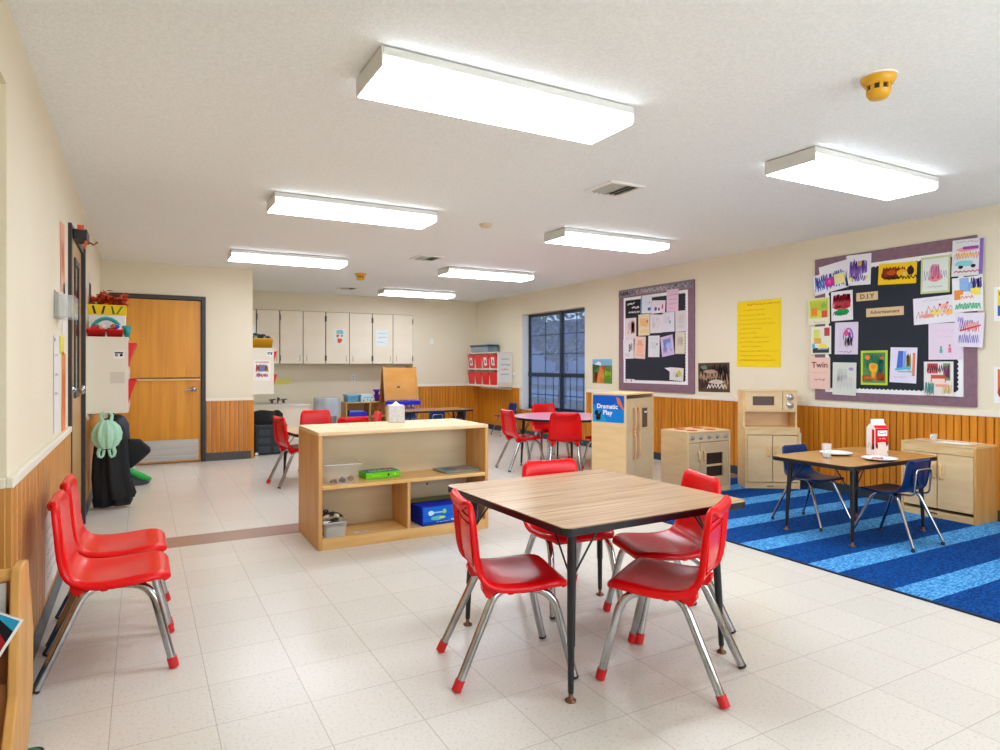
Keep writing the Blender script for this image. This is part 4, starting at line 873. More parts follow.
Q(6.368, 1.949, .205, .225, 'DDE4EE', [('r', -.44, 0, .1, 1, '5A9AC0'), ('e', .3, .1, .1, .1, 'C88A98'), ('e', .3, -.26, .3, .2, '3A6AC0'), ('s', .1, .1, .5, .3, 8, .002, 'B8B0C8')], 'white paper with blue left edge beside the black sign', -2, x=K)
Q(6.144, 1.895, .24, .175, 'E6DEE6', [('e', .3, .05, .14, .4, 'C070A0'), ('e', -.2, -.1, .2, .3, '3A70C0'), ('e', .05, -.12, .14, .24, 'A83050'), ('s', .1, .2, .6, .2, 8, .002, 'B8A8B8')], 'white drawing with blue and crimson blots, upper middle of tall board', -4, x=K)
Q(5.896, 1.961, .20, .27, 'E6C6D8', [('w', .05, .25, .7, .07, .004, 'A060A0'), ('w', .05, .05, .6, .06, .004, '8A50A0'), ('w', .05, -.15, .6, .06, .004, 'A060A0'), ('s', 0, -.35, .6, .1, 8, .003, 'C07AA0')], 'pink paper with rows of purple writing near the top', -1, x=K - .003)
Q(6.665, 1.660, .212, .27, 'E6D8D8', [('s', .2, .05, .3, .7, 16, .010, 'E8906A'), ('s', -.1, .1, .3, .5, 10, .004, 'C8A0B0'), ('e', -.2, -.2, .2, .2, 'E0B8B0')], 'white paper with orange streaks under the black sign', 0, x=K)
Q(6.407, 1.693, .213, .272, 'EBD9B0', [('s', 0, .1, .7, .5, 16, .006, 'F0A850'), ('e', .3, .15, .14, .12, '8A7AC0'), ('e', -.1, .1, .4, .3, 'F0C070'), ('s', 0, -.3, .7, .2, 10, .005, 'E8C060')], 'orange and yellow drawing, middle row of the tall board', 0, x=K - .002)
Q(6.183, 1.702, .225, .245, 'E2DEE2', [('s', 0, .1, .7, .5, 14, .002, 'B8B0C0'), ('e', .1, -.2, .06, .05, 'C86A70'), ('e', .1, .2, .06, .05, '8A6A8A'), ('s', -.2, -.1, .2, .3, 8, .002, '9AA0A0')], 'pale sketch with tiny red spot, middle row', 0, x=K)
Q(5.965, 1.704, .205, .24, 'DEDCE6', [('e', .12, .0, .14, .2, '58B8B8'), ('s', -.1, .1, .5, .4, 10, .002, 'C8A0B8'), ('e', .0, .2, .1, .1, 'B8A8D8')], 'pale sheet with a teal blot, middle row', 0, x=K - .002)
Q(5.761, 1.702, .18, .25, 'DCD6D8', [('s', 0, .1, .6, .5, 12, .002, 'A8A0A8'), ('s', 0, -.25, .5, .2, 8, .003, 'C8A890')], 'greyish sketch at the right end of the middle row', 1, x=K)
Q(6.713, 1.393, .21, .26, 'E2E0E4', [('s', .2, .1, .3, .4, 8, .006, '2A2A34'), ('e', .1, -.1, .16, .1, '3A3A44'), ('s', -.1, -.3, .5, .2, 8, .003, 'B08AA0')], 'white sheet with black marks at the left of the lower row', 1, x=K)
Q(6.485, 1.404, .212, .285, 'EBCDBE', [('p', [(-.35, .1), (0, .35), (.35, .1)], 'E8A878'), ('r', 0, -.08, .6, .34, 'F0B8A0'), ('w', 0, -.34, .7, .12, .004, 'C03A4A'), ('s', 0, .3, .6, .1, 8, .003, '8A9AC0')], 'peach drawing of a house in the lower row', -3, x=K - .002)
Q(6.226, 1.413, .205, .268, 'DDE0E4', [('e', .28, .1, .1, .1, '3A3A44'), ('s', 0, .05, .6, .4, 10, .002, '909AA8'), ('w', 0, .36, .7, .05, .002, '8A8A98')], 'pale grey pencil drawing in the centre of the lower row', -1, x=K)
Q(5.986, 1.414, .215, .245, 'CDBDE0', [('s', 0, .1, .6, .6, 16, .008, '7A9AE0'), ('e', .1, 0, .4, .3, 'A8C0F0'), ('e', .28, -.25, .1, .1, 'D85A90'), ('s', -.2, -.2, .3, .3, 8, .005, '8A6AC8')], 'tilted blue and lilac drawing in the lower row', 8, x=K - .002)
Q(5.771, 1.442, .16, .26, 'DAD2C0', [('s', 0, .1, .5, .5, 12, .003, '8A8078'), ('e', .2, .1, .2, .3, 'B8A888')], 'beige pencil sketch at the right end of the lower row', -1, x=K - .002)
Q(5.83, 1.07, .23, .155, 'E0DCDA', [('e', .2, .1, .3, .5, 'D8D048'), ('e', .05, -.1, .2, .3, '8AB070'), ('p', [(-.9, .4), (-.4, .5), (-.4, .1)], 'E4E4E8'), ('s', .1, 0, .6, .5, 8, .003, '7A7A8A')], 'white folded paper with yellow and green near the bottom of the tall board', -3, x=K - .002)
Q(6.70, .975, .20, .04, 'ECE8EA', [('e', .2, 0, .12, .8, 'C03040'), ('e', -.3, 0, .14, .7, '8A8A9A')], 'small white strip with red spot at the bottom left corner of the tall board', nm='paper_strip')
# other sheets on the right wall
X1 = XR - .0015
WL = (.5, .8, .6, .74, .82, .5, .42, .66, .7, .5, .9, .7, .84)
yl = [('w', -.45 + WL[i] / 2 + .03 * (i % 2), .42 - i * .068, WL[i], .022, .0035, 'C29410') for i in range(13)]
yl[0] = ('w', .1, .44, .74, .03, .006, 'D87A18'); yl[1] = ('w', -.1, .36, .5, .025, .004, 'D87A18')
paper(4.672, 1.508, .555, .70, 'F2D21C', yl, 'large yellow sheet of handwriting on the right wall', -.5, x=X1, grp=None, nm='chart_paper', cat='poster', curl=.003)
paper(7.31, 1.09, .44, .335, '6A7A4A', [('r', 0, .38, 1, .26, '7FB2D0'), ('e', -.2, .3, .3, .2, 'D8E8F0'), ('p', [(-.5, .3), (-.1, .25), (-.5, -.1)], '3A5A34'), ('p', [(-.3, -.5), (-.1, .2), (.1, .2), (.1, -.5)], 'E0823A'), ('p', [(.1, -.5), (.08, .2), (.5, .0), (.5, -.5)], '5A8A2E'), ('s', .3, -.1, .3, .4, 12, .01, 'A8C83A'), ('s', -.35, -.2, .2, .5, 10, .012, '9A4A2A'), ('s', 0, -.2, .2, .5, 10, .008, 'F0A84A'), ('e', .1, .15, .2, .12, 'C83A2A')], 'colourful market photo poster just right of the window', 0, x=X1, grp='photo posters on the right wall', nm='photo_poster', cat='poster')
paper(5.28, 1.04, .46, .33, '5A463A', [('s', 0, .25, .9, .4, 20, .02, '2E241E'), ('s', 0, 0, .9, .5, 18, .018, 'A88A70'), ('s', -.1, -.2, .8, .4, 16, .016, '3A2E28'), ('e', -.1, .2, .4, .14, 'B0907A'), ('e', .1, -.15, .5, .16, 'D0C0B0'), ('e', .35, -.3, .2, .2, '8A7A2E'), ('e', -.3, .35, .2, .14, '6A8A6A'), ('s', .1, -.3, .6, .2, 12, .012, 'E4DCD4'), ('s', .3, .1, .3, .5, 8, .014, '1E1814')], 'dark brown photo poster between the tall board and microwave hutch', 1, x=X1, grp='photo posters on the right wall', nm='photo_poster', cat='poster')
paper(2.42, 1.64, .20, .257, 'F2F0EE', [('r', .04, .12, .84, .6, 'F0D040'), ('r', .04, -.2, .84, .3, '3A70C8'), ('e', -.2, .3, .3, .2, 'D84A3A')], 'upper paper cut off by the right photo edge', 0, x=X1, grp=None)
paper(2.42, 1.03, .20, .275, 'F2F0EE', [('r', .04, .1, .84, .66, 'E0722A'), ('e', -.2, -.2, .4, .3, 'B83A2A')], 'lower paper cut off by the right photo edge', 0, x=X1, grp=None)
tag(M().lathe([(.035, 0), (.035, .012), (.028, .016), (.001, .016)], (0, 0, 0), 0, 16, R=Matrix.Rotation(-PI / 2, 3, 'Y')).build('wall_thermostat', WHITEP, loc=(XR, 9.76, 1.02)), 'small round white fitting on wall between red bins and window', 'wall fitting')
t = thing('light_switch', 'small white switch on the far back wall above the oak panelling', 'switch', (4.72, YB - .001, 1.62))
M().box(-.03, .03, -.006, 0, -.05, .05).build('plate', WHITEP, t, bevel=.002); M().box(-.006, .006, -.014, -.006, -.012, .012).build('toggle', WHITEP, t)

# ------------------------------------------------------------------ wall cubbies with red bins
def cubby(name, label, x, y, deg, L=1.17):
    """back at local x=0, opens towards +x, length along y from 0 to L"""
    t = thing(name, label, 'wall cubby', (x, y, .795), math.radians(deg))
    D, H = .30, .61
    for a in (0, L - .018): M().box(.001, D, a, a + .018, 0, H).build('side_panel', CUBW, t, bevel=.002)
    M().box(.001, D, .018, L - .018, H - .018, H - .0).build('top_panel', CUBW, t)
    m = M(); m.box(.001, D - .02, .018, L - .018, .0, .018).box(.001, D - .02, .018, L - .018, .31, .325); m.box(D - .02, D, .018, L - .018, 0, .035).box(D - .02, D, .018, L - .018, .30, .325)
    m.build('shelf_board', CUBW, t)
    M().box(.001, .008, .018, L - .018, .018, H - .018).build('back_panel', CUBW, t)
    n = 4; p = (L - .036) / n
    for k in range(1, n): M().box(.01, D, .018 + k * p - .006, .018 + k * p + .006, .018, H - .018).build('divider', CUBW, t)
    M().box(.0, .03, .03, L - .03, -.05, -.02).build('hook_rail', CUBW, t)
    return t, p
def bins(x, y, deg, L, labels, grp, tags=(), fl=.315):
    p = (L - .036) / 4; T = Matrix.Translation((x, y, .795)) @ Matrix.Rotation(math.radians(deg), 4, 'Z')
    for k in range(4):
        for r in (0, 1):
            z0 = .020 if r == 0 else .327; yc = .018 + (k + .5) * p; wd = p / 2 - .014; h = .235
            b = thing('red_bin', labels(k, r), 'bin', (T @ Vector((0, yc, z0))), math.radians(deg), grp)
            m = M(); V = []
            for z, x1, q in ((0, .285, .90), (.13, (.285 + fl) / 2, .96), (h, fl, 1.0)):
                V.append([(.03, -wd * q, z), (x1, -wd * q, z), (x1, wd * q, z), (.03, wd * q, z)])
            m.grid(V, 0, False, True); m.add(V[0], [(0, 1, 2, 3)]); m.build('body', REDB, b, solid=.004)
            M().tube([(fl, -wd, h), (fl, wd, h)], .006, 0, 8).tube([(.03, -wd, h), (fl, -wd, h)], .004, 0, 6).tube([(.03, wd, h), (fl, wd, h)], .004, 0, 6).build('rim', REDB, b)
            if (k, r) in tags:
                o = sheet('name_tag', 'L', (0, 0, 0), .11, .14, 'E8E6E4', [('r', .0, 0, .5, .5, '5A6A6A'), ('e', .1, .1, .2, .2, 'C8A8A0')], None, None, parent=b, curl=0)
                o.matrix_basis = Matrix.Translation((.306, 0, .12)) @ Matrix.Rotation(math.radians(7.5), 4, 'Y') @ Matrix(((0, 0, 1, 0), (1, 0, 0, 0), (0, 1, 0, 0), (0, 0, 0, 1)))
# right wall cubby: local +x must face -X world: 180 deg ; local y runs to -Y
cubby('wall_cubby', 'white wall cubby of red bins on the right wall beside the window', XR, 10.99, 180)
pos4 = ('nearest the far corner', 'second from the far corner', 'second from the window', 'nearest the window')
bins(XR, 10.99, 180, 1.17, lambda k, r: 'red bin %s in the %s row of the right-wall cubby' % (pos4[k], ('bottom', 'top')[r]), 'red bins in the right-wall cubby', ((0, 1), (2, 1), (3, 1)))
cubby('wall_cubby', 'white wall cubby above hanging coats and green bag at left', XL, 7.22, 0, 1.0)[0].location.y = 6.05
near = lambda where: (lambda k, r: ('red bin nearest the camera in the %s row of the %s' % (('bottom', 'top')[r], where)) if k == 0 else 'red bin behind the nearest ones in the %s' % where)
bins(XL, 6.05, 0, 1.0, near('left-wall cubby above the coats'), 'red bins in the left-wall cubby', fl=.355)
cubby('wall_cubby', 'white wall cubby beside the cabinets with a yellow bin on top', XA, 9.0, 0, 1.1)
bins(XA, 9.0, 0, 1.1, near('cubby left of the cabinets'), 'red bins in the cubby left of the cabinets', fl=.345)
ZT = .795 + .61
def side_sheet(nm, x, y, z, w_, h_, base, sh, label, cat, tilt=0):
    return sheet(nm, 'B', (x, y, z), w_, h_, base, sh, label, cat, tilt=tilt, curl=.002)
eyes = [('e', -.22, -.1, .28, .34, '15151A'), ('e', .22, -.1, .28, .34, '15151A'), ('r', 0, .2, .8, .2, '3A3A40'), ('e', -.2, -.1, .1, .12, 'F0F0F0')]
side_sheet('owl_card', -.155, 6.049, 1.265, .075, .065, 'F0EEEC', eyes, 'small white card with black marks on the side of the left cubby', 'card')
side_sheet('paper_note', -.165, 6.049, 1.08, .10, .09, 'D2CABB', [], 'faint beige note on the side of the left cubby', 'note')
side_sheet('owl_card', 1.49, 8.999, 1.33, .08, .06, 'F0EEEC', eyes, 'small white card with dark marks on the cubby left of cabinets', 'card')
side_sheet('poster', 1.39, 8.999, 1.11, .215, .27, 'F0E9E4', [('s', 0, .4, .8, .06, 12, .01, 'D07A70'), ('s', -.2, .1, .3, .4, 12, .008, 'D8604A'), ('s', .2, .1, .3, .4, 12, .008, 'D89048'), ('e', 0, .1, .3, .3, '6A80B8'), ('s', 0, -.25, .7, .2, 18, .008, 'C85A6A'), ('e', -.2, -.2, .2, .16, '8A6AA0')], 'white poster with pink and blue motifs on the cubby left of cabinets', 'poster')
o = sheet('wall_paper_sign', 'B', (0, 0, 0), .28, .50, 'EDEBEA', [('w', .05, .3, .6, .06, .008, '6ABCC8'), ('w', .05, .1, .7, .05, .01, '58B0C4'), ('w', 0, -.05, .5, .04, .01, 'D86A78'), ('w', .05, -.22, .6, .05, .01, '6ABCC8')], 'white paper with teal writing on the side of the right-wall cubby', 'paper', curl=.002)
o.location = (5.50, 9.818, 1.13)
def screws(): pass
# things on top of the left cubby
def toybin(label, x, y, z, w_, d_, h, c, nm='open_bin', inner=None):
    t = thing(nm, label, 'bin', (x, y, z)); m = M(); rows = []
    for s_, q in ((.88, 0), (1, h), (1.04, h), (1.04, h - .01), ): rows.append([(a * s_, b * s_, q) for a, b in roundrect(w_, d_, .02, 3)])
    m.grid(rows, 0, True, True); m.prism([(a * .88, b * .88) for a, b in roundrect(w_, d_, .02, 3)], 0, .003); m.build('tub', c, t, solid=.003); return t
def clutter(n, x, y, z, dx, dy, dz, cols, label, grp, r=.022, seed=1):
    rr = random.Random(seed)
    for i in range(n):
        m = M(); k = i % 3
        if k == 0: m.ball((0, 0, 0), (r, r * .7, r * .8), 0, 10, 6)
        elif k == 1: m.tube([(-r, 0, 0), (0, r * .3, r * .5), (r * 1.2, 0, 0)], [r * .4, r * .55, r * .3])
        else: m.cbox((0, 0, 0), (r * 1.8, r * 1.1, r)); m.ball((0, 0, r * .6), r * .5, 0, 8, 5)
        c = cols[i % len(cols)]
        o = m.build('toy_piece', mat('toy_' + c, c, .45)); o.location = (x + rr.uniform(-dx, dx), y + rr.uniform(-dy, dy), z + rr.uniform(0, dz)); o.rotation_euler = (rr.uniform(-.5, .5), rr.uniform(-.5, .5), rr.uniform(0, 6))
        tag(o, label, 'toy', grp)
toybin('left red open bin of toys on top of the left cubby', -.315, 6.16, ZT, .13, .14, .065, REDB)
toybin('right red open bin of toys on top of the left cubby', -.185, 6.16, ZT, .12, .14, .062, REDB)
clutter(12, -.31, 6.16, ZT + .05, .045, .045, .04, ('2A3440', 'D8442A', '3A4A5A', 'E8E4DC'), 'small dark or red toy heaped in the left red bin on the cubby', 'toys in the left red bin on the cubby', seed=2)
clutter(12, -.185, 6.16, ZT + .05, .04, .045, .04, ('E05A2A', '2A4AC0', 'F0F0F0', 'D82A2A'), 'small orange, blue or white toy heaped in the right red bin on the cubby', 'toys in the right red bin on the cubby', seed=3)
t = thing('teal_toy', 'arched teal plastic toy resting over the red bins', 'toy', (-.25, 6.28, ZT)); M().tube([(.11 * math.cos(a), 0, .14 * math.sin(a) + .02) for a in [PI * k / 10 for k in range(11)]], .016, 0, 10).build('arch', mat('teal_plastic', '1FA39A', .4), t)
t = thing('teal_container', 'small teal open container at the right end on top of the left cubby', 'container', (-.10, 6.16, ZT)); m = M(); m.lathe([(.001, 0), (.018, 0), (.026, .06), (.038, .095), (.034, .095), (.02, .03)], (0, 0, 0), 0, 10).build('cup', MATS['teal_plastic'], t)
# yellow and white box with autumn leaves
t = thing('display_box', 'white box with a yellow printed band, holding autumn leaves, on the left cubby', 'box', (-.245, 6.52, ZT)); M().box(-.14, .13, -.09, .09, 0, .20).build('box', WHITEP, t, bevel=.003)
sheet('band', 'B', (-.005, -.094, .24), .28, .085, 'F0CC28', [('p', [(-.4, .4), (-.34, .4), (-.28, -.4), (-.34, -.4)], '2A2A22'), ('p', [(-.1, .4), (-.04, .4), (-.10, -.4), (-.16, -.4)], '3A3A2A'), ('p', [(.1, .4), (.14, .4), (.2, -.4), (.14, -.4)], '4A6A2A'), ('p', [(.36, .4), (.42, .4), (.28, -.4), (.22, -.4)], '6A8A2A')], None, None, parent=t, curl=0, th=.004)
M().box(-.145, .135, -.09, .09, .199, .285).build('yellow_band', paint('F0CC28'), t)
t = thing('autumn_leaves', 'bunch of orange and red artificial autumn leaves on top of the left cubby', 'artificial leaves', (-.24, 6.52, ZT + .286)); m = M(); rr = random.Random(4)
for i in range(170):
    T = m.T; m.T = Matrix.Translation((max(-.12, min(.12, rr.gauss(0, .065))), rr.uniform(-.06, .06), abs(rr.gauss(.02, .04)))) @ Matrix.Rotation(rr.uniform(0, 6), 4, 'Z') @ Matrix.Rotation(rr.uniform(-1.2, 1.2), 4, 'X')
    P = [(.034 * (1 if k % 2 else .5) * math.cos(2 * PI * k / 10), .034 * (1 if k % 2 else .5) * math.sin(2 * PI * k / 10), .003 * (k % 3)) for k in range(10)]
    m.add(P + [(0, 0, 0)], [(k, (k + 1) % 10, 10) for k in range(10)], i % 3); m.T = T
m.build('leaves', [mat('leaf_orange', 'E8601A', .6), mat('leaf_red', 'D03A18', .6), mat('leaf_rust', '9A3018', .6)], t)
# things on the far-left cubby
t = toybin('solid yellow-orange bin on top of the cubby left of the cabinets', 1.40, 9.10, ZT, .27, .19, .125, mat('bin_yellow', 'F2B212', .45))
t = thing('organizer', 'tall pale organiser standing behind the yellow bin', 'organiser', (1.30, 9.32, ZT)); M().box(-.05, .05, -.05, .05, 0, .30).build('box', WHITEP, t, bevel=.004); M().ball((0, -.052, .27), .012).build('button', BLACK, t)
clutter(16, 1.41, 9.10, ZT + .12, .09, .06, .05, ('1E2A24', '2A7A3A', '1A1A20', 'B82A2A', '8A9AA8', '2A3A60', '6A5A3A'), 'small dark, green or red toy heaped in the yellow bin', 'toys heaped in the yellow bin', r=.036, seed=5)
# clear bin with blue lid on the right cubby
t = thing('lidded_bin', 'clear plastic bin with blue lid on top of the right-wall cubby', 'bin', (5.50, 10.62, ZT)); M().box(-.10, .11, -.36, .30, 0, .11).build('tub', mat('blue_clear', '9AB8C8', .2, alpha=.55), t, bevel=.01); M().box(-.12, .12, -.38, .32, .11, .14).build('lid', mat('lid_blue', '2A4A6A', .4), t, bevel=.006)
t = thing('folded_cloth', 'pink and white bundle inside the clear bin on the right-wall cubby', 'bundle', (5.47, 10.56, ZT + .012)); M().ball((0, -.06, .04), (.07, .12, .04)).ball((0, .08, .035), (.06, .08, .035)).build('cloth', mat('cloth_pink', 'E08A88', .8), t)

# ------------------------------------------------------------------ back alcove: wall cabinets, sink, shelf, easel, trash can
def cabinet(x0, x1, label, nd, notes=None):
    t = thing('wall_cabinet', label, 'cabinet', (x0, YB, 1.195), group=None); W_ = x1 - x0; H = .893
    M().box(.003, W_ - .003, .0, .325, 0, H).build('carcass', CABW, t)
    M().box(.0, W_, -.002, .0, .0, H).build('shadow_gap', mat('gap_dark', '6A6052', .8), t)
    ds = []
    for k in range(nd):
        a = W_ * k / nd + .006; b = W_ * (k + 1) / nd - .006 + (0 if k < nd - 1 else 0)
        d = M().box(a, b, -.018, -.002, .006, H - .006).build('door', CABW, t, bevel=.002); ds.append(d)
        hx = (b - .05) if (k == 0 and nd > 1) else (a + .05)
        if nd == 1: hx = b - .05
        M().tube([(hx, -.018, .055), (hx, -.04, .06), (hx, -.04, .14), (hx, -.018, .145)], .0045, 0, 6).build('handle', mat('handle_tan', 'B8AC98', .35, metal=.4), d)
        hs = a if k == 0 else b
        h_ = M()
        for z in (.10, H - .12): h_.box(hs - .008, hs + .008, -.022, -.016, z - .045, z + .045)
        h_.build('hinge', mat('hinge_dark', '5A544C', .5), d)
    return t
cabinet(XA + .002, 1.64, 'cream wall cabinet at far left, mostly behind the cubby', 1)
cabinet(1.645, 2.005, 'single-door cream wall cabinet behind the yellow bin', 1)
cabinet(2.01, 2.76, 'cream double wall cabinet with bare doors, left of the face print', 2)
cabinet(2.765, 3.58, 'cream double wall cabinet with a paper face print on its door', 2)
cabinet(3.585, 4.345, 'cream double wall cabinet at the right end with a written note', 2)
side_sheet('face_print', 3.00, YB - .019, 1.67, .20, .27, 'EFEDEA', [('p', [(-.3, .3), (-.2, .42), (.2, .42), (.35, .25), (.3, .15), (-.3, .18)], '8FC8C8'), ('e', -.15, .05, .3, .2, 'D8906A'), ('e', .2, .05, .14, .14, '4A6A7A'), ('e', 0, -.25, .4, .34, 'D8602A'), ('e', 0, -.05, .2, .2, 'E8D8C8'), ('e', -.2, .0, .1, .1, '5A4A40')], 'small print of a teal and orange face on a cabinet door', 'print')
side_sheet('paper_note', 3.76, YB - .019, 1.66, .22, .29, 'E8EEEE', [('w', 0, .28, .7, .06, .006, '7ABCC8'), ('w', 0, .02, .6, .1, .006, '8A8AA8'), ('w', -.1, -.25, .6, .08, .006, '6AB0B8')], 'pale note with teal handwriting on the right-hand cabinet door', 'note')
side_sheet('paper_label', 2.10, YB + .328, .90, .30, .10, 'E4E27A', [], 'yellow-green paper strip on the wall above the toddler sink', 'label')
side_sheet('paper_label', 1.60, YB + .328, 1.10, .16, .13, 'DDE27A', [], 'small yellow note on wall right of the cubby', 'note')
t = thing('wall_outlet', 'cream wall outlet on the alcove wall above the low shelf', 'outlet', (3.34, YB + .329, .95)); M().box(-.035, .035, -.005, 0, -.057, .057).build('plate', WHITEP, t, bevel=.002); M().box(-.012, .012, -.007, -.005, -.03, -.012).box(-.012, .012, -.007, -.005, .012, .03).build('socket', mat('socket', '9A9488', .5), t)
# towel dispenser / items by the cubby
t = thing('soap_dispenser', 'white and red wall dispenser right of the cubby', 'dispenser', (1.50, YB + .329, .80)); M().box(-.08, .08, -.10, 0, 0, .20).build('body', WHITEP, t, bevel=.01); M().box(-.08, .08, -.104, -.1, .03, .08).build('red_stripe', REDC, t); M().ball((.0, -.104, .14), (.02, .006, .02)).build('window', BLACK, t)
# toddler sink counter
t = thing('sink_counter', 'low cream sink cabinet with faucet in the back alcove', 'counter', (XA + .002, 10.6, 0))
M().box(0, 1.12, .012, .92, 0, .53).build('carcass', CABW, t)
m = M(); m.box(0, 1.14, -.01, .92, .53, .56); m.build('countertop', mat('counter_white', 'E6E2D8', .35), t, bevel=.006)
for a, b in ((.04, .54), (.57, 1.10)): M().box(a, b, -.004, .012, .06, .49).build('door', CABW, t, bevel=.002)
M().lathe([(.18, .5605), (.17, .5605), (.15, .555), (.001, .55)], (.55, .45, .003), 0, 24).build('sink_bowl', STEEL, t)
m = M(); m.tube(arc([(.70, .40, .56), (.70, .40, .66), (.70, .27, .64), (.70, .27, .61)], 4, .05), .012, 0, 8)
for q in (-.09, .09): m.tube([(.70 + q, .40, .56), (.70 + q, .40, .61)], .02, 0, 8); m.tube([(.70 + q - .05, .37, .615), (.70 + q + .05, .38, .625)], .010, 0, 8)
m.build('faucet', mat('dark_chrome', '5E5A58', .25, metal=.9), t)
# black crates
for i, (z, lab, bag) in enumerate(((0, 'lower black plastic crate beside the beadboard wall end', 0),)):
    t = thing('storage_crate', lab, 'crate', (1.49, 9.13, z), math.radians(4)); CR = mat('crate_black', '1B2128', .45); W_, D_, H_ = .41, .36, .40
    m = M(); m.box(-W_ / 2, W_ / 2, -D_ / 2, D_ / 2, .01, H_); m.build('body', CR, t, bevel=.015)
    r = mat('crate_rib', '2C3640', .4)
    for a, b, c, d in ((-.17, -.02, .26, .33), (.02, .17, .26, .33), (-.17, -.02, .15, .22), (.02, .17, .15, .22), (-.17, -.02, .03, .11), (.02, .17, .03, .11)): M().box(a, b, -D_ / 2 - .014, -D_ / 2, c, d).build('panel_rib', r, t, bevel=.006)
    M().tube(arc([(-.15, -.18, .34), (-.15, -.21, .34), (-.15, -.21, .38), (.15, -.21, .38), (.15, -.21, .34), (.15, -.18, .34)], 3, .02), .008).build('handle', r, t)
    for a in (-.19, .19): M().lathe([(.02, -.01), (.02, .01)], (a, -D_ / 2 - .01, .025), 0, 12, R=Matrix.Rotation(PI / 2, 3, 'X')).build('wheel', WHITEP if a < 0 else BLACK, t)
def loft(mb, L, n=26, rip=.06, k=5, seed=0, m=0, ph=0):
    rr = random.Random(seed); p1, p2 = rr.uniform(0, 6), rr.uniform(0, 6); rows = []
    for i, (z, cx, cy, rx, ry) in enumerate(L):
        row = []
        for j in range(n):
            a = 2 * PI * j / n; q = 1 + rip * math.sin(k * a + p1 + i * .35) + rip * .6 * math.sin((k * 2 + 1) * a + p2 - i * .3)
            row.append((cx + rx * q * math.cos(a), cy + ry * q * math.sin(a), z))
        rows.append(row)
    mb.grid(rows, m, True, True); mb.add(rows[0], [tuple(range(n))], m); mb.add(rows[-1], [tuple(range(n))], m); return mb
t = thing('black_bag', 'lumpy black cloth bundle heaped on the black crate', 'bag', (1.47, 9.15, .402))
m = M(); loft(m, [(0, 0, 0, .19, .15), (.05, .0, 0, .20, .16), (.11, -.02, 0, .18, .14), (.16, -.04, 0, .12, .10), (.175, -.06, 0, .04, .04)], rip=.10, seed=3); loft(m, [(.05, .14, -.02, .06, .07), (.12, .15, -.02, .055, .06), (.17, .13, 0, .03, .03)], rip=.1, seed=4)
m.build('cloth', mat('black_cloth', '0E0F12', .85), t)
# low wooden shelf at the back
t = thing('toy_shelf', 'low wooden cubby shelf against the alcove wall, under the outlet', 'shelf', (2.98, 10.70, 0)); W_, D_, H_ = 1.10, .32, .56
for a in (0, .40, W_ - .02): M().box(a, a + .02, 0, D_, 0, H_ - .018).build('side_panel' if a != .40 else 'divider', PLYW, t)
M().box(0, W_, 0, D_, H_ - .018, H_).build('top_panel', PLYE, t); M().box(.02, W_ - .02, .0, D_ - .01, .30, .318).build('shelf_board', PLYE, t); M().box(.02, W_ - .02, 0, D_ - .01, 0, .05).build('base', PLYE, t); M().box(.02, W_ - .02, D_ - .008, D_, 0, H_ - .018).build('back_panel', PLYW, t)
t = thing('blue_tray', 'bright blue tray with books inside the low wooden shelf', 'tray', (3.19, 10.84, .319)); M().box(-.16, .15, -.12, .12, 0, .075).build('tray', mat('royal_blue', '1B22D0', .4), t, bevel=.006); M().box(-.14, .10, -.10, .10, .076, .10).build('contents', mat('grey_blue', '8A9AB8', .5), t)
t = thing('supply_box', 'light blue patterned box at the left end on top of the low shelf', 'box', (3.12, 10.85, H_)); M().box(-.11, .08, -.12, .12, 0, .10).build('box', mat('teal_card', '5A98B8', .5), t, bevel=.004); M().box(-.12, .09, -.13, .13, .10, .125).build('lid', mat('teal_card2', '7ABCD8', .5), t)
t = thing('supply_box', 'white tissue-style box with dark dots on the low shelf', 'box', (3.34, 10.84, H_)); M().box(-.10, .11, -.11, .11, 0, .125).build('box', mat('pale_card', 'C2E0EA', .5), t, bevel=.004)
sheet('dots', 'B', (.005, -.111, .06), .2, .11, 'C8E4EC', [('e', -.3, -.3, .12, .2, '1E2A3A'), ('e', .05, -.25, .1, .18, '3A4A6A'), ('e', .3, -.3, .1, .18, '2A3A5A'), ('e', .42, .1, .12, .2, '16202E'), ('w', 0, .1, .6, .2, .006, '5A90A8')], None, None, parent=t, curl=0)
t = thing('purple_basket', 'purple plastic basket with a second nested on top, on the low shelf', 'basket', (3.60, 10.84, H_)); PU = mat('purple_plastic', '6A22B8', .4)
M().lathe([(.001, 0), (.075, 0), (.10, .105), (.107, .105), (.107, .112), (.096, .112), (.07, .008)], (0, 0, 0), 0, 20).build('basket', PU, t); M().lathe([(.001, .112), (.03, .112), (.035, .15), (.075, .20), (.07, .20), (.03, .16)], (-.05, 0, 0), 0, 16).build('funnel', PU, t)
t = thing('clear_cup', 'clear plastic tumbler standing beside the purple basket', 'cup', (3.72, 10.90, H_)); M().lathe([(.035, 0), (.055, .21), (.052, .21), (.033, .006), (.001, .006)], (0, 0, 0), 0, 16).build('cup', GLASSF, t)
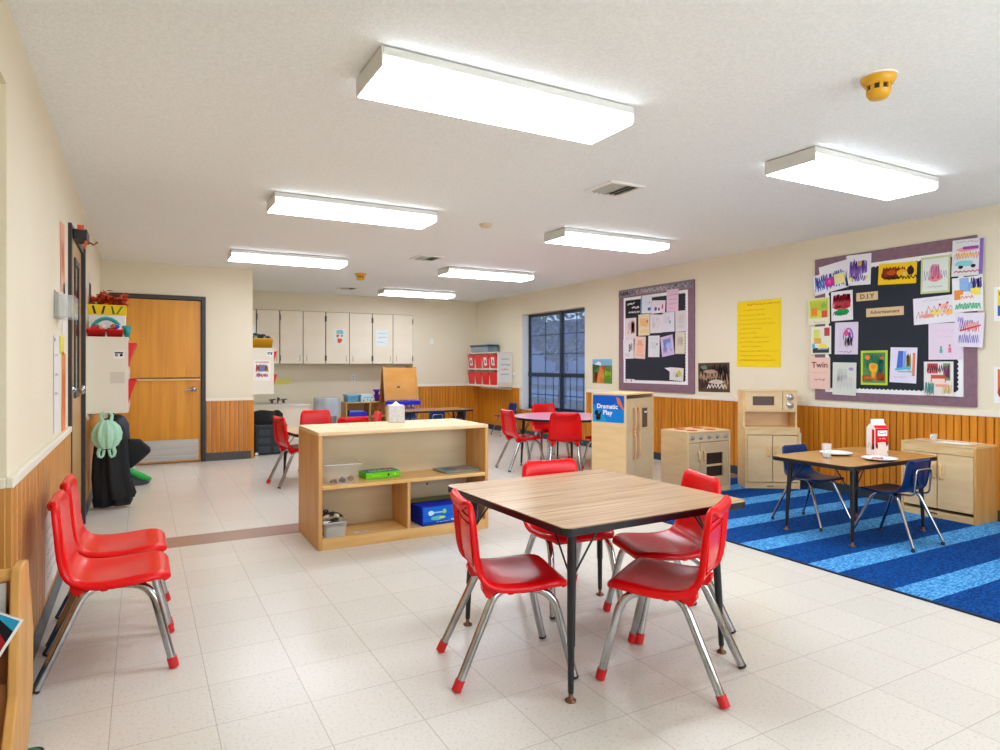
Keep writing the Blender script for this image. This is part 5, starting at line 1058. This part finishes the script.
# easel
t = thing('art_easel', 'wooden art easel with blue paint tray at the back of the room', 'easel', (3.77, 10.30, 0), math.radians(-3)); OR = mat('easel_board', 'DFA04E', .5, noise=('D4923C', (3, 3, 8), .3, .7, 3))
def lean(y0, y1, z0, z1, x0, x1, th, nm, mt, par):
    m = M(); d = Vector((0, y1 - y0, z1 - z0)).normalized(); nn = Vector((0, -d.z, d.y)) * th
    V = [(x, y, z) for x in (x0, x1) for (y, z) in ((y0, z0), (y1, z1))]; V2 = [(a, b + nn.y, c + nn.z) for a, b, c in V]
    m.add(V + V2, [(0, 2, 3, 1), (4, 5, 7, 6), (0, 1, 5, 4), (2, 6, 7, 3), (0, 4, 6, 2), (1, 3, 7, 5)]); return m.build(nm, mt, par, bevel=.003)
lean(-.10, .02, .60, 1.13, -.255, .255, .012, 'board', OR, t); lean(.30, .06, .55, 1.13, -.275, .235, .012, 'board', mat('easel_board_dark', '8A5428', .6), t)
for sx in (-1, 1):
    lean(-.24, .03, 0, 1.15, sx * .272 - .018, sx * .272 + .018, .018, 'leg', RACKW, t); lean(.36, .06, 0, 1.15, sx * .272 - .018, sx * .272 + .018, .018, 'leg', RACKD, t)
M().box(-.285, .285, -.24, -.10, .525, .595).build('paint_tray', mat('tray_blue', '1620D8', .35), t, bevel=.012)
m = M(); m.ball((0, 0, 0), (.035, .003, .035)).ball((-.10, 0, -.02), (.01, .003, .02)); m.build('paint_stain', mat('stain', '6A5A50', .7), t, loc=(-.04, -.064, .80))
# trash can with liner
t = thing('trash_can', 'grey trash can lined with a translucent plastic bag', 'trash can', (2.64, 10.62, 0)); M().lathe([(.13, 0), (.17, .60), (.175, .60), (.175, .615), (.16, .615), (.12, .01), (.001, .01)], (0, 0, 0), 0, 24).build('can', mat('can_grey', '8A929A', .5), t)
m = M(); loft(m, [(.36, 0, 0, .19, .19), (.44, .0, 0, .205, .20), (.54, 0, 0, .198, .195), (.63, 0, 0, .20, .20), (.655, 0, 0, .19, .19)], rip=.05, seed=8, k=7); m.build('liner', mat('liner', 'DDE8F2', .18, alpha=.62, bump=(30, .8)), t)

# ------------------------------------------------------------------ left wall: hanging things
t = thing('green_bag', 'mint green plastic bag hanging below the left cubby', 'bag', (-.238, 6.00, .52)); t.scale = (.86, .9, .88); GB = mat('mint_plastic', 'B4E6C8', .3, alpha=.9, bump=(25, .6))
m = M(); loft(m, [(.0, 0, 0, .05, .03), (.03, 0, 0, .085, .05), (.08, 0, 0, .112, .06), (.14, 0, 0, .115, .06), (.20, 0, 0, .095, .05), (.24, .0, 0, .06, .035), (.26, 0, 0, .02, .02)], n=60, rip=.10, seed=1, k=9); m.build('body', GB, t)
for sx in (-1, 1):
    M().tube([(sx * .03, 0, .22), (sx * .045, 0, .30), (sx * .02, .0, .325)], [.02, .014, .012]).build('handle', GB, t)
    M().tube([(sx * .045, 0, .03), (sx * .065, -.01, -.03), (sx * .060, -.01, -.065), (sx * .04, -.01, -.075), (sx * .028, -.01, -.06), (sx * .02, 0, -.01)], [.02, .017, .013, .012, .012, .014]).build('tie_end', GB, t)
BC = mat('coat_black', '0C0D10', .75, bump=(14, .5))
t = thing('black_coat', 'long black coat hanging under the left cubby, reaching nearly to floor', 'coat', (-.20, 6.26, 0))
m = M(); loft(m, [(.08, .0, 0, .135, .09), (.12, .01, 0, .145, .10), (.25, -.01, 0, .135, .095), (.40, -.02, 0, .122, .09), (.55, -.02, 0, .112, .08), (.66, -.02, 0, .09, .06), (.74, -.03, 0, .03, .03)], n=48, rip=.13, seed=5, k=6); m.build('body', BC, t)
m = M(); loft(m, [(.02, .05, 0, .075, .05), (.06, .06, 0, .08, .055), (.12, .05, 0, .07, .05)], rip=.12, seed=6); loft(m, [(.015, -.08, 0, .06, .05), (.08, -.08, 0, .07, .05), (.12, -.08, 0, .05, .04)], rip=.1, seed=7); m.build('hem', BC, t)
t = thing('black_umbrella_hood', 'black hood or flap of cloth sticking out beside the coat', 'hood', (-.085, 6.42, .42)); t.name = 'black_hood'
m = M(); m.prism([(-.08, -.14), (-.06, .10), (.0, .13), (.08, .12), (.15, .05), (.17, .02), (.10, -.05), (.02, -.12)], -.05, .05, 0, Matrix.Rotation(PI / 2, 3, 'X')); m.build('cloth', BC, t, bevel=.03, segs=3)
t = thing('grey_jacket', 'dark grey quilted jacket hanging behind the green bag', 'jacket', (-.165, 6.50, .50)); t.scale = (.9, 1, .85); m = M(); loft(m, [(0, 0, 0, .05, .05), (.06, 0, 0, .09, .06), (.12, 0, 0, .085, .07), (.20, 0, 0, .085, .07), (.28, -.02, 0, .07, .06), (.30, -.03, 0, .03, .03)], rip=.08, seed=9); m.build('body', mat('jacket_grey', '3A4048', .6), t)
t = thing('backpack', 'grey backpack with bright green trim lying on the floor by the coat', 'backpack', (-.09, 7.40, 0)); m = M(); loft(m, [(.0, 0, 0, .16, .10), (.05, 0, 0, .18, .12), (.10, -.04, 0, .13, .10), (.16, -.08, 0, .06, .06)], rip=.04, seed=2); m.build('body', mat('pack_grey', '4A4E52', .7), t)
m = M(); m.tube([(-.10, -.10, .18), (0, -.12, .15), (.10, -.11, .09), (.17, -.06, .05)], [.022, .028, .034, .02]); m.build('green_trim', mat('lime_green', '22B04A', .5), t); M().tube([(-.12, -.09, .12), (-.04, -.12, .19), (.04, -.12, .18)], .009).build('strap', WHITEP, t)
# papers, holder, flag on the left wall
def lpaper(nm, y, z, w_, h_, base, sh, label, cat='paper', tilt=0):
    return sheet(nm, 'L', (XL + .002, y, z), w_, h_, base, sh, label, cat, tilt=tilt, curl=.012, seed=int(y * 10))
t = thing('document_holder', 'clear acrylic document holder on the left wall beside the door', 'holder', (XL + .001, 4.12, 1.425)); m = M(); m.box(0, .003, -.12, .12, 0, .14).box(.085, .088, -.12, .12, 0, .115).box(0, .088, -.12, -.117, 0, .115).box(0, .088, .117, .12, 0, .115).box(0, .088, -.12, .12, 0, .004); m.build('tray', mat('acrylic', 'D4D8D8', .12, alpha=.32), t)
tag(M().box(.02, .035, -.10, .10, .006, .13).build('document_stack', mat('doc_white', 'E0DEDA', .6), loc=(XL + .001, 4.12, 1.425)), 'stack of white papers inside the clear wall holder', 'papers')
lpaper('paper_notice', 4.42, 1.75, .22, .46, 'E8A88E', [('s', 0, .1, .6, .5, 12, .01, 'D8785A')], 'tall salmon-orange paper beside the left door', tilt=6)
lpaper('paper_notice', 4.50, 1.50, .20, .30, 'E6E2DC', [('w', 0, .2, .7, .05, .004, '8A8A8A'), ('w', 0, 0, .7, .05, .004, '8A8A8A')], 'white notice below the salmon paper by the left door')
lpaper('paper_notice', 4.10, 1.08, .22, .50, 'E4E2E0', [('w', 0, .3, .7, .04, .004, '8A8A8A'), ('w', 0, .1, .7, .04, .004, '6A6A7A'), ('w', 0, -.1, .7, .04, .004, '8A8A8A'), ('e', -.35, .46, .2, .04, '2A2A2A')], 'long white notice under the clear holder')
lpaper('paper_notice', 4.48, 1.02, .20, .46, 'E88A50', [('s', 0, 0, .6, .7, 10, .008, 'D8703A')], 'bright orange paper low beside the left door', tilt=-3)
lpaper('paper_notice', 4.38, 1.29, .20, .10, 'E2D850', [], 'small yellow note under the clear holder')
t = lpaper('wall_poster', 3.86, .32, .72, .36, 'DCD5CF', [('w', 0, .3, .8, .05, .004, '9A8A84'), ('w', 0, .15, .8, .05, .004, '9A8A84'), ('w', 0, 0, .8, .05, .004, '8A7A78'), ('w', 0, -.15, .8, .05, .004, '9A8A84'), ('w', -.1, -.3, .6, .05, .004, '9A8A84')], 'white written poster low on the panelling behind the two red chairs', 'poster')
t.location.x = XL + .016
lpaper('paper_notice', 6.13, 1.72, .18, .34, 'E6E0E2', [('s', .1, .0, .6, .6, 12, .008, 'D89AA0'), ('e', 0, .3, .2, .1, '6A50A0')], 'white and pink paper on the wall past the left door').location.x = XL + .004
lpaper('paper_notice', 6.70, 1.78, .20, .22, '28282C', [], 'black card on the left wall above the autumn leaves')
t = thing('door_closer', 'dark box with orange tags mounted above the left door', 'door fitting', (XL + .022, 4.90, 1.96)); M().box(0, .075, -.10, .10, 0, .065).build('body', mat('closer_dark', '23262C', .5), t, bevel=.006)
M().tube([(.05, 0, .02), (.10, .02, -.01), (.12, .04, .01)], .006).build('arm', BRASS, t); TO = mat('tag_orange', 'D0582A', .6); M().cbox((.04, -.102, .075), (.035, .004, .03)).build('tag', TO, t); M().cbox((.065, -.102, -.03), (.016, .004, .05), 0, Matrix.Rotation(.3, 3, 'Y')).build('tag', TO, t)

# ------------------------------------------------------------------ book display rack, lower left
t = thing('book_rack', 'wooden book display rack at the lower left corner of photo', 'rack', (-.3, 2.3, 0))
PY = [(-.28, 0), (.08, 0), (.13, .02), (.23, .16), (.24, .35), (.13, .59), (.07, .60), (.0, .60), (-.06, .26), (-.15, .16)]
for x in (-.026, -.90): M().prism(PY, 0, .026, 0, Matrix(((0, 0, 1), (1, 0, 0), (0, 1, 0))), (x, 0, 0)).build('side_panel', RACKW, t, bevel=.006, segs=3)
M().tube([(-.88, .03, .575), (-.02, .03, .575)], .018, 0, 12).build('top_rail', RACKW, t)
def tier(y0, z0, y1, z1, nm='tier_board'):
    m = M(); d = Vector((0, y1 - y0, z1 - z0)).normalized(); nn = Vector((0, d.z, -d.y)) * .008
    V = [(x, y, z) for x in (-.875, -.026) for (y, z) in ((y0, z0), (y1, z1))]; V2 = [(a, b + nn.y, c + nn.z) for a, b, c in V]
    m.add(V + V2, [(0, 2, 3, 1), (4, 5, 7, 6), (0, 1, 5, 4), (2, 6, 7, 3), (0, 4, 6, 2), (1, 3, 7, 5)]); m.build(nm, RACKD, t)
tier(.06, .30, .03, .565); tier(-.03, .18, .03, .40); tier(-.09, .10, -.03, .285); tier(-.16, .03, -.09, .165)
def book(label, x, y, z, w_, h_, tilt, lean_, base, sh):
    tt = thing('picture_book', label, 'book', (x, y, z)); tt.rotation_euler = (0, 0, 0)
    R_ = Matrix.Translation((x, y, z)) @ Matrix.Rotation(math.radians(lean_), 4, 'X') @ Matrix.Rotation(math.radians(tilt), 4, 'Y'); tt.matrix_basis = R_
    M().box(-w_ / 2, w_ / 2, 0, .008, -h_ / 2, h_ / 2).build('pages', WHITEP, tt)
    sheet('cover', 'B', (0, -.0006, 0), w_, h_, base, sh, None, None, parent=tt, curl=0); return tt
book('picture book with blue and dark red cover sticking out of the rack', -.44, 2.262, .44, .24, .18, 30, -10, '2A9AC0', [('p', [(-.5, -.5), (.5, -.5), (.5, .3), (.2, .45), (-.5, .2)], '16161C'), ('e', .16, -.02, .62, .70, '9E1A24'), ('p', [(-.5, .1), (-.1, .3), (-.1, .42), (-.5, .26)], '20202A'), ('w', -.1, -.05, .3, .12, .006, 'E8C8C8'), ('p', [(-.5, -.5), (.2, -.5), (.1, -.38), (-.5, -.42)], '5AB8CC'), ('r', .485, 0, .03, 1, 'F0F0F0'), ('r', 0, .49, 1, .02, 'F0F0F0')])
book('pale book standing behind the red-and-blue one in the rack', -.44, 2.325, .505, .20, .16, 0, -10, 'D8DCE0', [('w', 0, .2, .6, .1, .006, '7A8A9A')])
book('cream book with red print in the lower tier of the rack', -.455, 2.20, .28, .20, .14, 0, -10, 'E6DCC4', [('w', .1, .0, .6, .3, .006, 'C0502A'), ('r', -.2, .1, .3, .4, 'C8A060')])
t = thing('floor_mat', 'small green mat with black binding on the floor below the rack', 'mat', (-.335, 2.33, 0), math.radians(6)); M().prism(roundrect(.17, .22, .03), 0, .006).build('binding', BLACK, t); M().prism(roundrect(.15, .20, .025), .006, .008).build('surface', mat('mat_green', '1E8A5A', .8), t)
